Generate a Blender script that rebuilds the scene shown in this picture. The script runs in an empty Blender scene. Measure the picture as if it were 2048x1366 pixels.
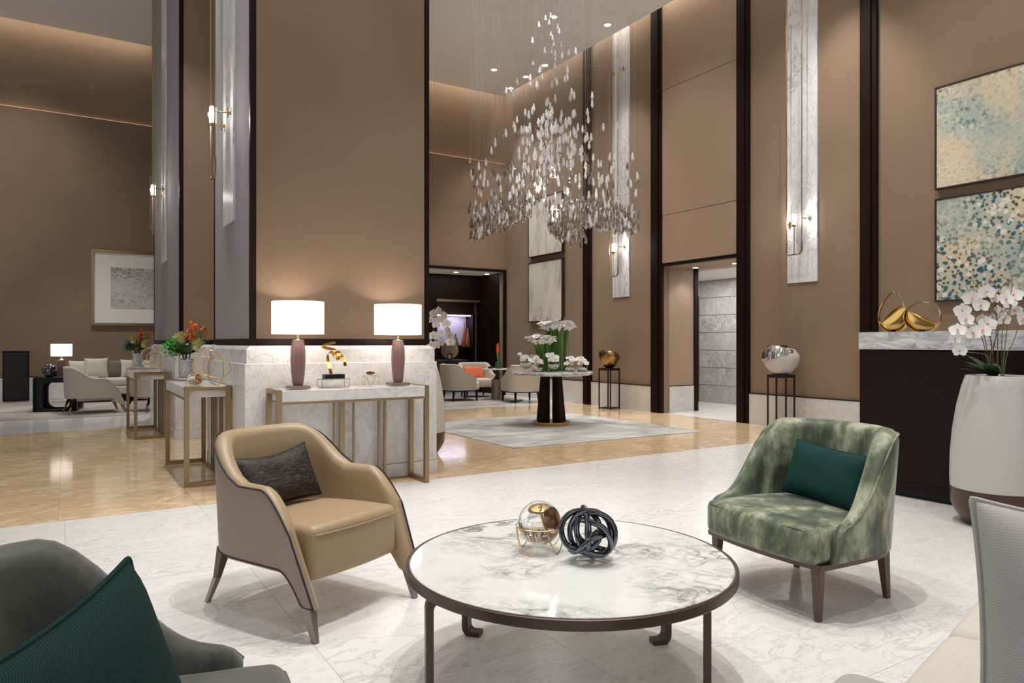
import bpy, math, random
from math import sin, cos, pi, radians, sqrt, atan2
from mathutils import Vector, Matrix
rnd = random.Random(7)
sc = bpy.context.scene
col = sc.collection
# ------------------------------------------------------------------ camera
EYE = 1.15; FPX = 25.0/36.0*2048; HOR = 685.0
PSI = radians(32.16); CP, SP = cos(PSI), sin(PSI)
cam = bpy.data.cameras.new('camera'); cam.lens = 25.0; cam.sensor_width = 36.0
cam.shift_y = 2/2048; cam.clip_start = .05; cam.clip_end = 200
co = bpy.data.objects.new('camera', cam); col.objects.link(co)
co.location = (0, 0, EYE); co.rotation_euler = (pi/2, 0, 0)
sc.camera = co
# ------------------------------------------------------------------ exposure, world, light
vs = sc.view_settings
vs.view_transform = 'Standard'; vs.look = 'None'; vs.gamma = 1; vs.use_curve_mapping = False
vs.exposure = -0.46
wd = bpy.data.worlds.new('world'); sc.world = wd; wd.use_nodes = True
bg = wd.node_tree.nodes['Background']; bg.inputs[0].default_value = (.95, .97, 1.0, 1); bg.inputs[1].default_value = .24

def W(a, b, z=0.0):
    return Vector((a*CP - b*SP, a*SP + b*CP, z))
def AB(p):
    return (p[0]*CP + p[1]*SP, -p[0]*SP + p[1]*CP)
def gp(u, v, z=0.0):
    Y = FPX*(EYE-z)/(v-HOR); return Vector(((u-1024)/FPX*Y, Y, z))
def up_(u, v, Y):
    return Vector(((u-1024)/FPX*Y, Y, EYE-(v-HOR)/FPX*Y))
def wall_a(u, a):
    t = (u-1024)/FPX; Y = a/(t*CP+SP); return Y*(CP-t*SP)      # b where the ray at column u meets plane a
def wall_b(u, b):
    t = (u-1024)/FPX; Y = b/(CP-t*SP); return Y*(t*CP+SP)
def px(p):
    return (1024+p[0]/p[1]*FPX, HOR+(EYE-p[2])/p[1]*FPX) if p[1] > .05 else (-9999, -9999)

def light(kind, name, loc, energy, color=(1, .93, .84), rot=(0, 0, 0), **k):
    l = bpy.data.lights.new(name, kind); l.energy = energy; l.color = color
    for q, w in k.items(): setattr(l, q, w)
    o = bpy.data.objects.new(name, l); col.objects.link(o); o.location = loc; o.rotation_euler = rot
    return o
WARM = (1, .90, .78); NEUT = (1, .975, .945); COOL = (.86, .92, 1)
def area(name, c, tgt, sx, sy, e, color):
    d = (Vector(tgt)-Vector(c)).normalized()
    o = light('AREA', name, c, e, color, d.to_track_quat('-Z', 'Z').to_euler(), shape='RECTANGLE', size=sx, size_y=sy)
    return o
# daylight from windows far to the left, then two added fill lights
area('daylight_left', W(-6.5, 5, 3.2), W(2, 6, 2.0), 9, 5, 210, COOL)
area('ambient_fill_behind', W(2.5, -4.0, 3.4), W(4.5, 6, 2.2), 8, 4.5, 140, NEUT)  # added ambient fill from behind the camera, not a known window
area('ambient_fill_main', W(4.6, 4.5, 6.35), W(4.6, 4.5, 0), 5, 8, 30, NEUT)  # added ambient fill hung below the ceiling, no fitting of its own
# long recessed cove strips washing the tops of the walls
def cove(name, p0, p1, e, wdt=.07, color=WARM):
    m = (p0+p1)/2; d = p1-p0
    return light('AREA', name, m, e, color, (0, 0, atan2(d.y, d.x)), shape='RECTANGLE', size=d.length, size_y=wdt)
cove('cove_right', W(8.12, 0, 6.85), W(8.12, 13.2, 6.85), 110)
cove('cove_back', W(2.0, 13.24, 6.85), W(8.1, 13.24, 6.85), 50)
cove('cove_left', W(-9.0, 17.07, 7.72), W(1.7, 17.07, 7.72), 70)
# spot beams of the ceiling downlights and of added fill spots
SPOTS = []
def spot(p, tgt, e, ang=60, r=.03, blend=.5, color=NEUT):
    d = (Vector(tgt)-Vector(p)).normalized()
    light('SPOT', 'downlight_or_fill_beam', p, e, color, d.to_track_quat('-Z', 'Y').to_euler(), spot_size=radians(ang), spot_blend=blend, shadow_soft_size=r)

# ------------------------------------------------------------------ materials
MT = {}
def newmat(name):
    m = bpy.data.materials.new(name); m.use_nodes = True; MT[name] = m
    nt = m.node_tree; return m, nt, nt.nodes['Principled BSDF']
def N(nt, t, **k):
    n = nt.nodes.new(t)
    for q, w in k.items():
        if q.startswith('i_'): n.inputs[q[2:].replace('_', ' ')].default_value = w
        else: setattr(n, q, w)
    return n
def ramp(nt, fac, stops):
    r = nt.nodes.new('ShaderNodeValToRGB'); cr = r.color_ramp
    while len(cr.elements) < len(stops): cr.elements.new(.5)
    for e, (p, c) in zip(cr.elements, stops):
        e.position = p; e.color = (c[0], c[1], c[2], 1) if not isinstance(c, (int, float)) else (c, c, c, 1)
    nt.links.new(fac, r.inputs[0]); return r.outputs[0]
def mix(nt, fac, a, b, mode='MIX'):
    n = nt.nodes.new('ShaderNodeMix'); n.data_type = 'RGBA'; n.blend_type = mode
    for i, x in ((0, fac), (6, a), (7, b)):
        if isinstance(x, (int, float)): n.inputs[i].default_value = x
        elif isinstance(x, tuple): n.inputs[i].default_value = (*x, 1)
        else: nt.links.new(x, n.inputs[i])
    return n.outputs[2]
def coords(nt, scale=(1, 1, 1), rnd_off=False, rot=(0, 0, 0)):
    tc = nt.nodes.new('ShaderNodeTexCoord'); mp = nt.nodes.new('ShaderNodeMapping')
    mp.inputs['Scale'].default_value = scale; mp.inputs['Rotation'].default_value = rot
    nt.links.new(tc.outputs['Object'], mp.inputs['Vector'])
    if rnd_off:
        oi = nt.nodes.new('ShaderNodeObjectInfo'); m = nt.nodes.new('ShaderNodeMath'); m.operation = 'MULTIPLY'; m.inputs[1].default_value = 37.0
        nt.links.new(oi.outputs['Random'], m.inputs[0]); nt.links.new(m.outputs[0], mp.inputs['Location'])
    return mp.outputs[0]
def noise(nt, vec, scale, detail=4, rough=.55, dist=0):
    n = N(nt, 'ShaderNodeTexNoise', i_Scale=scale, i_Detail=detail, i_Roughness=rough, i_Distortion=dist)
    nt.links.new(vec, n.inputs['Vector']); return n.outputs['Fac']
def bump(nt, bs, h, strength=.2, dist=.01):
    b = nt.nodes.new('ShaderNodeBump'); b.inputs['Strength'].default_value = strength; b.inputs['Distance'].default_value = dist
    nt.links.new(h, b.inputs['Height']); nt.links.new(b.outputs[0], bs.inputs['Normal'])
def plain(name, c, rough=.5, metal=0, bumpy=None, coat=0, var=.0, sheen=0, spec=.5):
    m, nt, bs = newmat(name)
    bs.inputs['Base Color'].default_value = (*c, 1); bs.inputs['Roughness'].default_value = rough; bs.inputs['Metallic'].default_value = metal
    bs.inputs['Coat Weight'].default_value = coat; bs.inputs['Sheen Weight'].default_value = sheen
    bs.inputs['Specular IOR Level'].default_value = spec
    v = None
    if var or bumpy:
        v = coords(nt)
    if var:
        n = noise(nt, v, 6, 5)
        nt.links.new(mix(nt, n, tuple(x*(1-var) for x in c), tuple(min(1, x*(1+var)) for x in c)), bs.inputs['Base Color'])
    if bumpy:
        n = noise(nt, v, bumpy[0], 3); bump(nt, bs, n, bumpy[1], bumpy[2] if len(bumpy) > 2 else .003)
    return m
def marble(name, base, vein, scale=1.0, amount=.5, rough=.12, cloud=.5, aniso=(1, 1, 1), rot=(0, 0, 0), rnd_off=True, width=.05, tint=None, gate_=None):
    m, nt, bs = newmat(name)
    v = coords(nt, tuple(scale*s for s in aniso), rnd_off, rot)
    n1 = noise(nt, v, 2.2, 8, .62, .9); n2 = noise(nt, v, 5.5, 8, .65, .6); n3 = noise(nt, v, .9, 4, .5)
    def veins(n, w):
        s = N(nt, 'ShaderNodeMath', operation='SUBTRACT'); nt.links.new(n, s.inputs[0]); s.inputs[1].default_value = .5
        a = N(nt, 'ShaderNodeMath', operation='ABSOLUTE'); nt.links.new(s.outputs[0], a.inputs[0])
        return ramp(nt, a.outputs[0], [(0, 1.0), (w*.35, .45), (w, 0.0)])
    gate = ramp(nt, n3, [(.42, 0.0), (.62, 1.0)])
    v1 = mix(nt, gate, veins(n2, width), veins(n1, width*.8), 'MIX')
    vv = mix(nt, 1.0, v1, ramp(nt, n3, [(gate_[0], .06), (gate_[1], 1.0)] if gate_ else [(.3, .25), (.6, 1.0)]), 'MULTIPLY')
    c = mix(nt, ramp(nt, n1, [(.3, 0.0), (.75, cloud)]), base, tuple((x*.55+y*.45) for x, y in zip(base, vein)))
    if tint: c = mix(nt, ramp(nt, n2, [(.35, 0.0), (.7, .8)]), c, tint)
    sc_ = N(nt, 'ShaderNodeMath', operation='MULTIPLY'); nt.links.new(vv, sc_.inputs[0]); sc_.inputs[1].default_value = amount
    c = mix(nt, sc_.outputs[0], c, vein)
    nt.links.new(c, bs.inputs['Base Color']); bs.inputs['Roughness'].default_value = rough
    return m
marble('floor_white', (.80, .785, .765), (.45, .42, .40), 1.7, .62, .24, .32, (1, 2.4, 1), (0, 0, .75))
marble('floor_far', (.76, .76, .755), (.45, .44, .44), 1.0, .3, .12, .4)
marble('floor_beige', (.76, .55, .33), (.34, .20, .11), 1.15, .55, .09, .9, (1, 1.9, 1), (0, 0, .5), width=.12, tint=(.90, .74, .52))
marble('carrara', (.74, .725, .705), (.32, .31, .31), 2.2, .62, .25, .45, (1, 1, .6), (.3, .5, 0))
marble('carrara_base', (.72, .70, .67), (.34, .33, .32), 3.2, .5, .3, .55, (1, 1, 1), (.3, .5, .2))
marble('table_marble', (.80, .80, .77), (.15, .17, .15), 1.9, .95, .06, .2, (1, 1.2, 1), (0, 0, -.5), False, .085, gate_=(.43, .55))
marble('counter_marble', (.80, .79, .77), (.12, .13, .15), 1.5, .95, .15, .4, (1.5, .6, 1.9), (.7, .4, .3), False, .11)
marble('console_marble', (.80, .775, .74), (.35, .33, .31), 1.6, .4, .14, .3, rnd_off=True)
marble('strip_marble', (.76, .755, .76), (.33, .33, .35), 2.2, .8, .2, .5, (1, 1, .5))
def fabric(name, c, s=400, strength=.25, rough=.9, var=.1, sheen=.15):
    m, nt, bs = newmat(name)
    v = coords(nt)
    w1 = N(nt, 'ShaderNodeTexWave', wave_type='BANDS', bands_direction='X', i_Scale=s/6.28, i_Distortion=.6)
    w2 = N(nt, 'ShaderNodeTexWave', wave_type='BANDS', bands_direction='Z', i_Scale=s/6.28, i_Distortion=.6)
    for w in (w1, w2): nt.links.new(v, w.inputs['Vector'])
    h = mix(nt, 1.0, w1.outputs[0], w2.outputs[0], 'MULTIPLY')
    n = noise(nt, v, 1.7, 5)
    nt.links.new(mix(nt, n, tuple(x*(1-var) for x in c), tuple(x*(1+var) for x in c)), bs.inputs['Base Color'])
    bs.inputs['Roughness'].default_value = rough; bs.inputs['Sheen Weight'].default_value = sheen
    bs.inputs['Specular IOR Level'].default_value = .25
    bump(nt, bs, h, strength, .0008); return m
fabric('wall_fabric', (.245, .168, .113), 500, .2)
fabric('grey_fabric', (.215, .195, .19), 300, .2)
fabric('sofa_fabric', (.60, .555, .48), 900, .35)
fabric('pillow_fabric', (.40, .38, .36), 420, .4)
fabric('beige_chair', (.50, .44, .36), 900, .2)
fabric('cream_fabric', (.62, .57, .48), 900, .2)
fabric('taupe_fabric', (.20, .165, .13), 900, .3)
plain('dark_wood', (.022, .011, .008), .4, var=.25, coat=.05)
def wood(name, c1, c2, sc_=(1, 1, 14), rough=.45, s=5):
    m, nt, bs = newmat(name)
    v = coords(nt, sc_)
    n = noise(nt, v, s, 6, .6, .6)
    nt.links.new(mix(nt, n, c1, c2), bs.inputs['Base Color']); bs.inputs['Roughness'].default_value = rough
    bump(nt, bs, n, .15, .002); return m
wood('veneer', (.30, .205, .14), (.42, .30, .215), (1, 1, 12), .5)
wood('walnut', (.075, .042, .028), (.14, .085, .06), (12, 12, 1), .42)
wood('espresso', (.007, .0028, .002), (.016, .0065, .0045), (14, 14, 1), .5)
MT['espresso'].node_tree.nodes['Principled BSDF'].inputs['Specular IOR Level'].default_value = .15
plain('ceiling_paint', (.90, .88, .85), .9)
plain('black', (.006, .006, .007), .4, spec=.25)
plain('black_metal', (.012, .010, .010), .4, .3)
plain('brass', (.35, .255, .15), .36, 1, bumpy=(60, .05))
marble('corridor_marble', (.66, .65, .64), (.26, .25, .25), 1.6, .8, .3, .7, (1, 1, 1), (.4, .2, .7), width=.08)
plain('brass_light', (.55, .44, .29), .32, 1, bumpy=(60, .05))
plain('bronze', (.30, .25, .20), .38, .9)
plain('dark_bronze', (.085, .062, .052), .36, .75)
plain('gold', (.66, .40, .12), .13, 1, var=.12)
plain('gold_wire', (.70, .47, .20), .25, 1)
plain('chrome', (.13, .14, .165), .06, 1)
plain('old_gold', (.34, .225, .10), .28, 1, var=.25)
plain('steel', (.62, .60, .58), .14, 1)
plain('leather', (.385, .275, .165), .42, bumpy=(350, .1, .002), var=.06)
plain('leather_outer', (.27, .205, .15), .5, bumpy=(350, .1, .002), var=.05)
plain('piping', (.03, .02, .018), .6)
plain('ceramic_white', (.56, .535, .505), .45)
plain('pot_brown', (.055, .018, .010), .38, coat=.15)
plain('pebble', (.78, .76, .72), .7)
plain('petal', (.90, .87, .84), .6, sheen=.2)
plain('petal_yellow', (.84, .82, .60), .6)
plain('petal_core', (.62, .30, .25), .6)
plain('stem', (.11, .30, .045), .5)
plain('leaf_dark', (.03, .075, .025), .45)
plain('leaf_olive', (.16, .19, .06), .5, var=.3)
plain('leaf_bright', (.05, .42, .05), .5, var=.2)
plain('leaf_teal', (.10, .28, .24), .5, var=.2)
plain('protea', (.52, .50, .20), .6, var=.3)
plain('orange_flower', (.75, .17, .03), .6, var=.3)
plain('red_flower', (.85, .10, .03), .5)
plain('twig', (.12, .07, .05), .7)
plain('copper', (.72, .26, .15), .25, .6)
plain('paper', (.80, .77, .73), .8)
plain('soil', (.03, .02, .015), .9)
plain('orange_cushion', (.68, .16, .07), .8, bumpy=(40, .4), var=.2)
plain('grey_rug', (.42, .39, .36), .95, bumpy=(300, .5))
def glass(name, c=(1, 1, 1), rough=0.0, ior=1.45, tr=1.0):
    m, nt, bs = newmat(name)
    bs.inputs['Base Color'].default_value = (*c, 1); bs.inputs['Roughness'].default_value = rough
    bs.inputs['IOR'].default_value = ior; bs.inputs['Transmission Weight'].default_value = tr; return m
glass('glass'); glass('thin_glass', ior=1.12)
glass('crystal', (1, 1, 1), .03, 1.45, .42)
glass('crystal_smoke', (.42, .35, .28), .02, 1.6, .85)
glass('lamp_glass', (.30, .17, .165), .12, 1.4, .25)
def emis(name, c, s):
    m, nt, bs = newmat(name)
    bs.inputs['Base Color'].default_value = (*c, 1); bs.inputs['Emission Color'].default_value = (*c, 1); bs.inputs['Emission Strength'].default_value = s; return m
emis('shade_glow', (1, .93, .87), 1.35); emis('bulb', (1, .93, .82), 9); emis('downlight_glow', (1, .95, .88), 7)
emis('led', (1, .72, .48), 1.3); emis('case_light', (.85, .82, 1.0), 3.0); emis('case_back', (.34, .31, .40), .35)
emis('screen', (.55, .6, .6), .5)
def velvet():
    m, nt, bs = newmat('velvet')
    v = coords(nt, (1, 1, .55), True)
    n = noise(nt, v, 5.5, 5, .6, .7); n2 = noise(nt, v, 16, 5, .65)
    nn = mix(nt, .32, n, n2)
    c = ramp(nt, nn, [(.36, (.022, .036, .018)), (.46, (.065, .09, .048)), (.52, (.16, .185, .11)), (.60, (.36, .37, .26)), (.72, (.46, .46, .34))])
    nt.links.new(c, bs.inputs['Base Color']); bs.inputs['Roughness'].default_value = .55
    bs.inputs['Sheen Weight'].default_value = .5; bs.inputs['Sheen Roughness'].default_value = .35
    m, nt, bs = newmat('velvet_dark')
    v = coords(nt, (1, 1, .6), False)
    n = noise(nt, v, 4.5, 6, .65, .5); n2 = noise(nt, v, 40, 4, .65)
    nn = mix(nt, .3, n, n2)
    c = ramp(nt, nn, [(.36, (.012, .013, .009)), (.47, (.045, .05, .037)), (.7, (.085, .092, .07))])
    nt.links.new(c, bs.inputs['Base Color']); bs.inputs['Roughness'].default_value = .6
    bs.inputs['Sheen Weight'].default_value = .5
velvet()
def ribbed(name, c1, c2, s=170, rot=(0, .6, 0)):
    m, nt, bs = newmat(name)
    v = coords(nt, (1, 1, 1), False, rot)
    w = N(nt, 'ShaderNodeTexWave', wave_type='BANDS', bands_direction='Z', i_Scale=s/6.28, i_Distortion=1.2); nt.links.new(v, w.inputs['Vector']); w.inputs['Detail Scale'].default_value = .6
    nt.links.new(mix(nt, w.outputs[0], c1, c2), bs.inputs['Base Color']); bs.inputs['Roughness'].default_value = .8; bs.inputs['Specular IOR Level'].default_value = .2
    bump(nt, bs, w.outputs[0], .6, .002)
ribbed('teal_ribbed', (.003, .014, .017), (.009, .045, .036), 620)
ribbed('teal_cloth', (.003, .026, .026), (.008, .052, .046), 420, (0, 0, 0))
ribbed('brown_cushion', (.018, .011, .008), (.075, .05, .035), 420, (0, .12, 0))
def brownc():
    m, nt, bs = newmat('brown_cushion'); v = coords(nt, (1, 1, 3.5), False, (0, .15, 0)); n = noise(nt, v, 38, 3, .6, .3)
    nt.links.new(ramp(nt, n, [(.40, (.004, .0028, .002)), (.54, (.022, .014, .0095)), (.72, (.085, .06, .045))]), bs.inputs['Base Color']); bs.inputs['Roughness'].default_value = .6
    bump(nt, bs, n, .9, .004)
brownc()
def rug_mat():
    m, nt, bs = newmat('rug_cloud')
    v = coords(nt, (1, 1.6, 1)); n = noise(nt, v, 1.3, 6, .6, .6)
    nt.links.new(ramp(nt, n, [(.35, (.25, .24, .235)), (.5, (.42, .41, .395)), (.62, (.58, .56, .53))]), bs.inputs['Base Color'])
    bs.inputs['Roughness'].default_value = .95; bs.inputs['Sheen Weight'].default_value = .2
    n2 = noise(nt, v, 260, 2); bump(nt, bs, n2, .5, .004)
    m, nt, bs = newmat('rug_seating')
    v = coords(nt, (1, 1, 1)); n = noise(nt, v, .9, 4, .5, .6)
    nt.links.new(ramp(nt, n, [(.35, (.25, .225, .20)), (.65, (.40, .37, .335))]), bs.inputs['Base Color']); bs.inputs['Roughness'].default_value = .95
rug_mat()
def painting_mats():
    for k, (rx, warmpos) in enumerate(((0, .62), (5, .2))):
        m, nt, bs = newmat('painting_blossom_%s' % 'ab'[k])
        v = coords(nt); mp = N(nt, 'ShaderNodeMapping'); mp.inputs['Location'].default_value = (rx, rx, rx); nt.links.new(v, mp.inputs[0]); v = mp.outputs[0]
        n = noise(nt, v, 1.1, 3, .5, .3); nb = noise(nt, v, 9, 5, .6)
        c = ramp(nt, n, [(.38, (.33, .42, .36)), (.5, (.45, .47, .38)), (.56, (.62, .52, .36)), (.7, (.68, .57, .42))])
        c = mix(nt, ramp(nt, nb, [(.45, 0.0), (.7, .35)]), c, (.62, .57, .48))
        n3 = noise(nt, v, .8, 2)
        for (s, lo, colr, off) in ((17, .30, (.012, .10, .15), 0), (22, .27, (.10, .075, .03), 3), (14, .34, (.75, .70, .62), 6), (19, .22, (.04, .17, .20), 9)):
            vo = N(nt, 'ShaderNodeTexVoronoi', i_Scale=s); mq = N(nt, 'ShaderNodeMapping'); mq.inputs['Location'].default_value = (off, off*.7, off*.3)
            mx = N(nt, 'ShaderNodeVectorMath', operation='ADD'); nz = N(nt, 'ShaderNodeTexNoise', i_Scale=30.0); nt.links.new(v, nz.inputs['Vector'])
            sv = N(nt, 'ShaderNodeVectorMath', operation='SCALE'); sv.inputs['Scale'].default_value = .03; nt.links.new(nz.outputs['Color'], sv.inputs[0])
            nt.links.new(v, mx.inputs[0]); nt.links.new(sv.outputs[0], mx.inputs[1]); nt.links.new(mx.outputs[0], mq.inputs[0]); nt.links.new(mq.outputs[0], vo.inputs['Vector'])
            d = ramp(nt, vo.outputs['Distance'], [(lo*1.05, 1.0), (lo*1.5, .0)])
            sep = N(nt, 'ShaderNodeSeparateColor'); nt.links.new(vo.outputs['Color'], sep.inputs[0])
            g = N(nt, 'ShaderNodeMath', operation='GREATER_THAN'); nt.links.new(sep.outputs[0], g.inputs[0]); g.inputs[1].default_value = .5
            g2 = mix(nt, 1.0, d, g.outputs[0], 'MULTIPLY')
            g3 = mix(nt, 1.0, g2, ramp(nt, n3, [(.42, .15), (.55, 1.0)]), 'MULTIPLY')
            c = mix(nt, g3, c, colr)
        nt.links.new(c, bs.inputs['Base Color']); bs.inputs['Roughness'].default_value = .6
        bump(nt, bs, noise(nt, v, 25, 5), .5, .01)
    m, nt, bs = newmat('painting_grey')
    v = coords(nt, (2.4, 2.4, .8)); n = noise(nt, v, 1.5, 8, .65, 1.2); n2 = noise(nt, v, .8, 2)
    g = mix(nt, 1.0, ramp(nt, n, [(.42, 0.0), (.6, 1.0)]), ramp(nt, n2, [(.42, 0.0), (.58, 1.0)]), 'MULTIPLY')
    nt.links.new(mix(nt, g, (.66, .63, .55), (.36, .35, .31)), bs.inputs['Base Color']); bs.inputs['Roughness'].default_value = .7
    m, nt, bs = newmat('ink_drawing')
    v = coords(nt, (1.5, 1.5, 3.0)); n = noise(nt, v, 2.0, 9, .68, 2.2); n2 = noise(nt, v, .9, 2)
    g = mix(nt, 1.0, ramp(nt, n, [(.44, 0.0), (.5, 1.0), (.56, .1)]), ramp(nt, n2, [(.35, .1), (.6, 1.0)]), 'MULTIPLY')
    nt.links.new(mix(nt, g, (.60, .575, .56), (.17, .13, .10)), bs.inputs['Base Color']); bs.inputs['Roughness'].default_value = .7
painting_mats()
def agate():
    m, nt, bs = newmat('agate')
    tc = N(nt, 'ShaderNodeTexCoord'); g = N(nt, 'ShaderNodeTexGradient', gradient_type='SPHERICAL')
    mp = N(nt, 'ShaderNodeMapping'); mp.inputs['Scale'].default_value = (28, 28, 28); nt.links.new(tc.outputs['Object'], mp.inputs[0]); nt.links.new(mp.outputs[0], g.inputs[0])
    nt.links.new(ramp(nt, g.outputs[0], [(0, (.12, .05, .015)), (.3, (.25, .11, .03)), (.5, (.75, .42, .10)), (.7, (.9, .8, .5)), (.85, (.6, .3, .08))]), bs.inputs['Base Color'])
    bs.inputs['Roughness'].default_value = .2; bs.inputs['Metallic'].default_value = .5
agate()
# ------------------------------------------------------------------ geometry helpers
class MB:
    def __init__(s): s.v = []; s.f = []
    def add(s, V, F, M=None):
        o = len(s.v)
        for p in V: s.v.append(tuple(M @ Vector(p)) if M else tuple(p))
        for f in F: s.f.append(tuple(i+o for i in f))
        return s
    def box(s, x0, x1, y0, y1, z0, z1, M=None):
        V = [(x, y, z) for z in (z0, z1) for y in (y0, y1) for x in (x0, x1)]
        return s.add(V, [(0, 2, 3, 1), (4, 5, 7, 6), (0, 1, 5, 4), (2, 6, 7, 3), (0, 4, 6, 2), (1, 3, 7, 5)], M)
    def prism(s, poly, z0, z1, M=None):
        n = len(poly); V = [(x, y, z0) for x, y in poly]+[(x, y, z1) for x, y in poly]
        F = [tuple(range(n-1, -1, -1)), tuple(range(n, 2*n))]+[(i, (i+1) % n, n+(i+1) % n, n+i) for i in range(n)]
        return s.add(V, F, M)
    def loft(s, secs, closed=True, cap=True, loop=False, M=None):
        n = len(secs[0]); V = [p for q in secs for p in q]; F = []; m = len(secs)
        for i in range(m if loop else m-1):
            j = (i+1) % m
            for k in range(n if closed else n-1):
                l = (k+1) % n; F.append((i*n+k, i*n+l, j*n+l, j*n+k))
        if cap and not loop and closed:
            F.append(tuple(range(n-1, -1, -1))); F.append(tuple((m-1)*n+k for k in range(n)))
        return s.add(V, F, M)
    def frames(s, pts, closed):
        pts = [Vector(p) for p in pts]; n = len(pts); T = []
        for i in range(n):
            a = pts[(i-1) % n] if (closed or i > 0) else pts[i]; b = pts[(i+1) % n] if (closed or i < n-1) else pts[i]
            T.append((b-a).normalized())
        up = Vector((0, 0, 1)) if abs(T[0].z) < .9 else Vector((1, 0, 0))
        nrm = (up - T[0]*up.dot(T[0])).normalized(); out = []
        for i in range(n):
            nrm = (nrm - T[i]*nrm.dot(T[i])).normalized(); out.append((pts[i], T[i], nrm.copy(), T[i].cross(nrm)))
        return out
    def tube(s, pts, r, n=8, closed=False, M=None, r2=None):
        fr = s.frames(pts, closed); secs = []; m = len(fr)
        for i, (p, t, a, b) in enumerate(fr):
            q = r if r2 is None else r+(r2-r)*i/(m-1)
            secs.append([p + a*(cos(2*pi*k/n)*q) + b*(sin(2*pi*k/n)*q) for k in range(n)])
        return s.loft(secs, True, True, closed, M)
    def band(s, pts, nrms, w, t, M=None):            # flat ribbon: width along nrms, thickness t
        fr = s.frames(pts, False); secs = []
        for i, (p, tt, a, b) in enumerate(fr):
            u = Vector(nrms[i] if isinstance(nrms, list) else nrms); u = (u-tt*u.dot(tt)).normalized(); c = tt.cross(u)
            secs.append([p+u*w/2+c*t/2, p-u*w/2+c*t/2, p-u*w/2-c*t/2, p+u*w/2-c*t/2])
        return s.loft(secs, True, True, False, M)
    def lathe(s, prof, n=24, c=(0, 0, 0), M=None, cap=True):
        secs = [[(c[0]+r*cos(2*pi*k/n), c[1]+r*sin(2*pi*k/n), c[2]+z) for k in range(n)] for r, z in prof]
        return s.loft(secs, True, cap, False, M)
    def sphere(s, c, r, n=16, m=10, sc_=(1, 1, 1), M=None):
        prof = [(max(1e-5, sin(pi*i/m)), -cos(pi*i/m)) for i in range(m+1)]
        secs = [[(c[0]+r*sc_[0]*q*cos(2*pi*k/n), c[1]+r*sc_[1]*q*sin(2*pi*k/n), c[2]+r*sc_[2]*z) for k in range(n)] for q, z in prof]
        return s.loft(secs, True, True, False, M)
    def rbox(s, x0, x1, y0, y1, z0, z1, r, seg=3, div=4, fn=None, M=None):
        cx, cy, cz = (x0+x1)/2, (y0+y1)/2, (z0+z1)/2; hx, hy, hz = (x1-x0)/2, (y1-y0)/2, (z1-z0)/2
        r = min(r, hx, hy, hz)
        def axis(h):
            inner = h-r; L = [-h+r*(1-cos(pi/2*i/seg))*1.0 for i in range(seg)]
            L = [-h + (r*i/seg) for i in range(seg)]
            return L+[-inner+2*inner*i/div for i in range(div+1)]+[-x for x in reversed(L)]
        A = [axis(hx), axis(hy), axis(hz)]; idx = {}; V = []; F = []; H = (hx, hy, hz)
        def vid(p):
            k = tuple(round(c, 6) for c in p)
            if k not in idx:
                q = [max(-(H[i]-r), min(H[i]-r, p[i])) for i in range(3)]
                d = Vector([p[i]-q[i] for i in range(3)])
                if d.length > 1e-9:
                    # cube-surface to sphere: normalise
                    d = d.normalized()*r
                P = Vector(q)+d; P = Vector((P.x+cx, P.y+cy, P.z+cz))
                if fn: P = fn(P)
                idx[k] = len(V); V.append(P)
            return idx[k]
        for ax in range(3):
            u, w = (ax+1) % 3, (ax+2) % 3
            for sgn in (-1, 1):
                for i in range(len(A[u])-1):
                    for j in range(len(A[w])-1):
                        Q = []
                        for (a, b) in ((i, j), (i+1, j), (i+1, j+1), (i, j+1)):
                            p = [0, 0, 0]; p[ax] = sgn*H[ax]; p[u] = A[u][a]; p[w] = A[w][b]; Q.append(vid(p))
                        if sgn < 0: Q.reverse()
                        if len(set(Q)) > 2: F.append(tuple(dict.fromkeys(Q)))
        return s.add(V, F, M)
    def build(s, name, mat, parent=None, loc=None, rot=None, smooth=35, bevel=0, kind=None, sub=0):
        me = bpy.data.meshes.new(name); me.from_pydata([tuple(p) for p in s.v], [], s.f); me.update()
        me.materials.append(MT[mat] if isinstance(mat, str) else mat)
        if smooth:
            me.shade_smooth(); me.set_sharp_from_angle(angle=radians(smooth))
        o = bpy.data.objects.new(name, me); col.objects.link(o)
        if parent is not None: o.parent = parent
        if loc is not None: o.location = loc
        if rot is not None: o.rotation_euler = rot
        if bevel:
            b = o.modifiers.new('bevel', 'BEVEL'); b.width = bevel; b.segments = 2; b.limit_method = 'ANGLE'; b.angle_limit = radians(40)
        if sub:
            b = o.modifiers.new('sub', 'SUBSURF'); b.levels = sub; b.render_levels = sub
        if kind: o['kind'] = kind
        return o
def tag(o, label, cat, group=None, kind=None):
    if label: o['label'] = label
    if cat: o['category'] = cat
    if group: o['group'] = group
    if kind: o['kind'] = kind
    return o
def thing(name, label, cat, loc=(0, 0, 0), rz=0.0, group=None):
    o = bpy.data.objects.new(name, None); col.objects.link(o); o.empty_display_size = .1
    o.location = loc; o.rotation_euler = (0, 0, rz); tag(o, label, cat, group); return o
def copy_tree(o, parent=None):
    c = o.copy(); col.objects.link(c)
    if parent is not None: c.parent = parent
    for ch in list(o.children): copy_tree(ch, c)
    return c
def dup(o, loc, rz, label, group=None):
    c = copy_tree(o); c.location = loc; c.rotation_euler = (0, 0, rz); c['label'] = label
    if group: c['group'] = group
    return c
def lerp(a, b, t): return a+(b-a)*t
def sstep(a, b, x):
    t = max(0, min(1, (x-a)/(b-a))); return t*t*(3-2*t)
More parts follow.
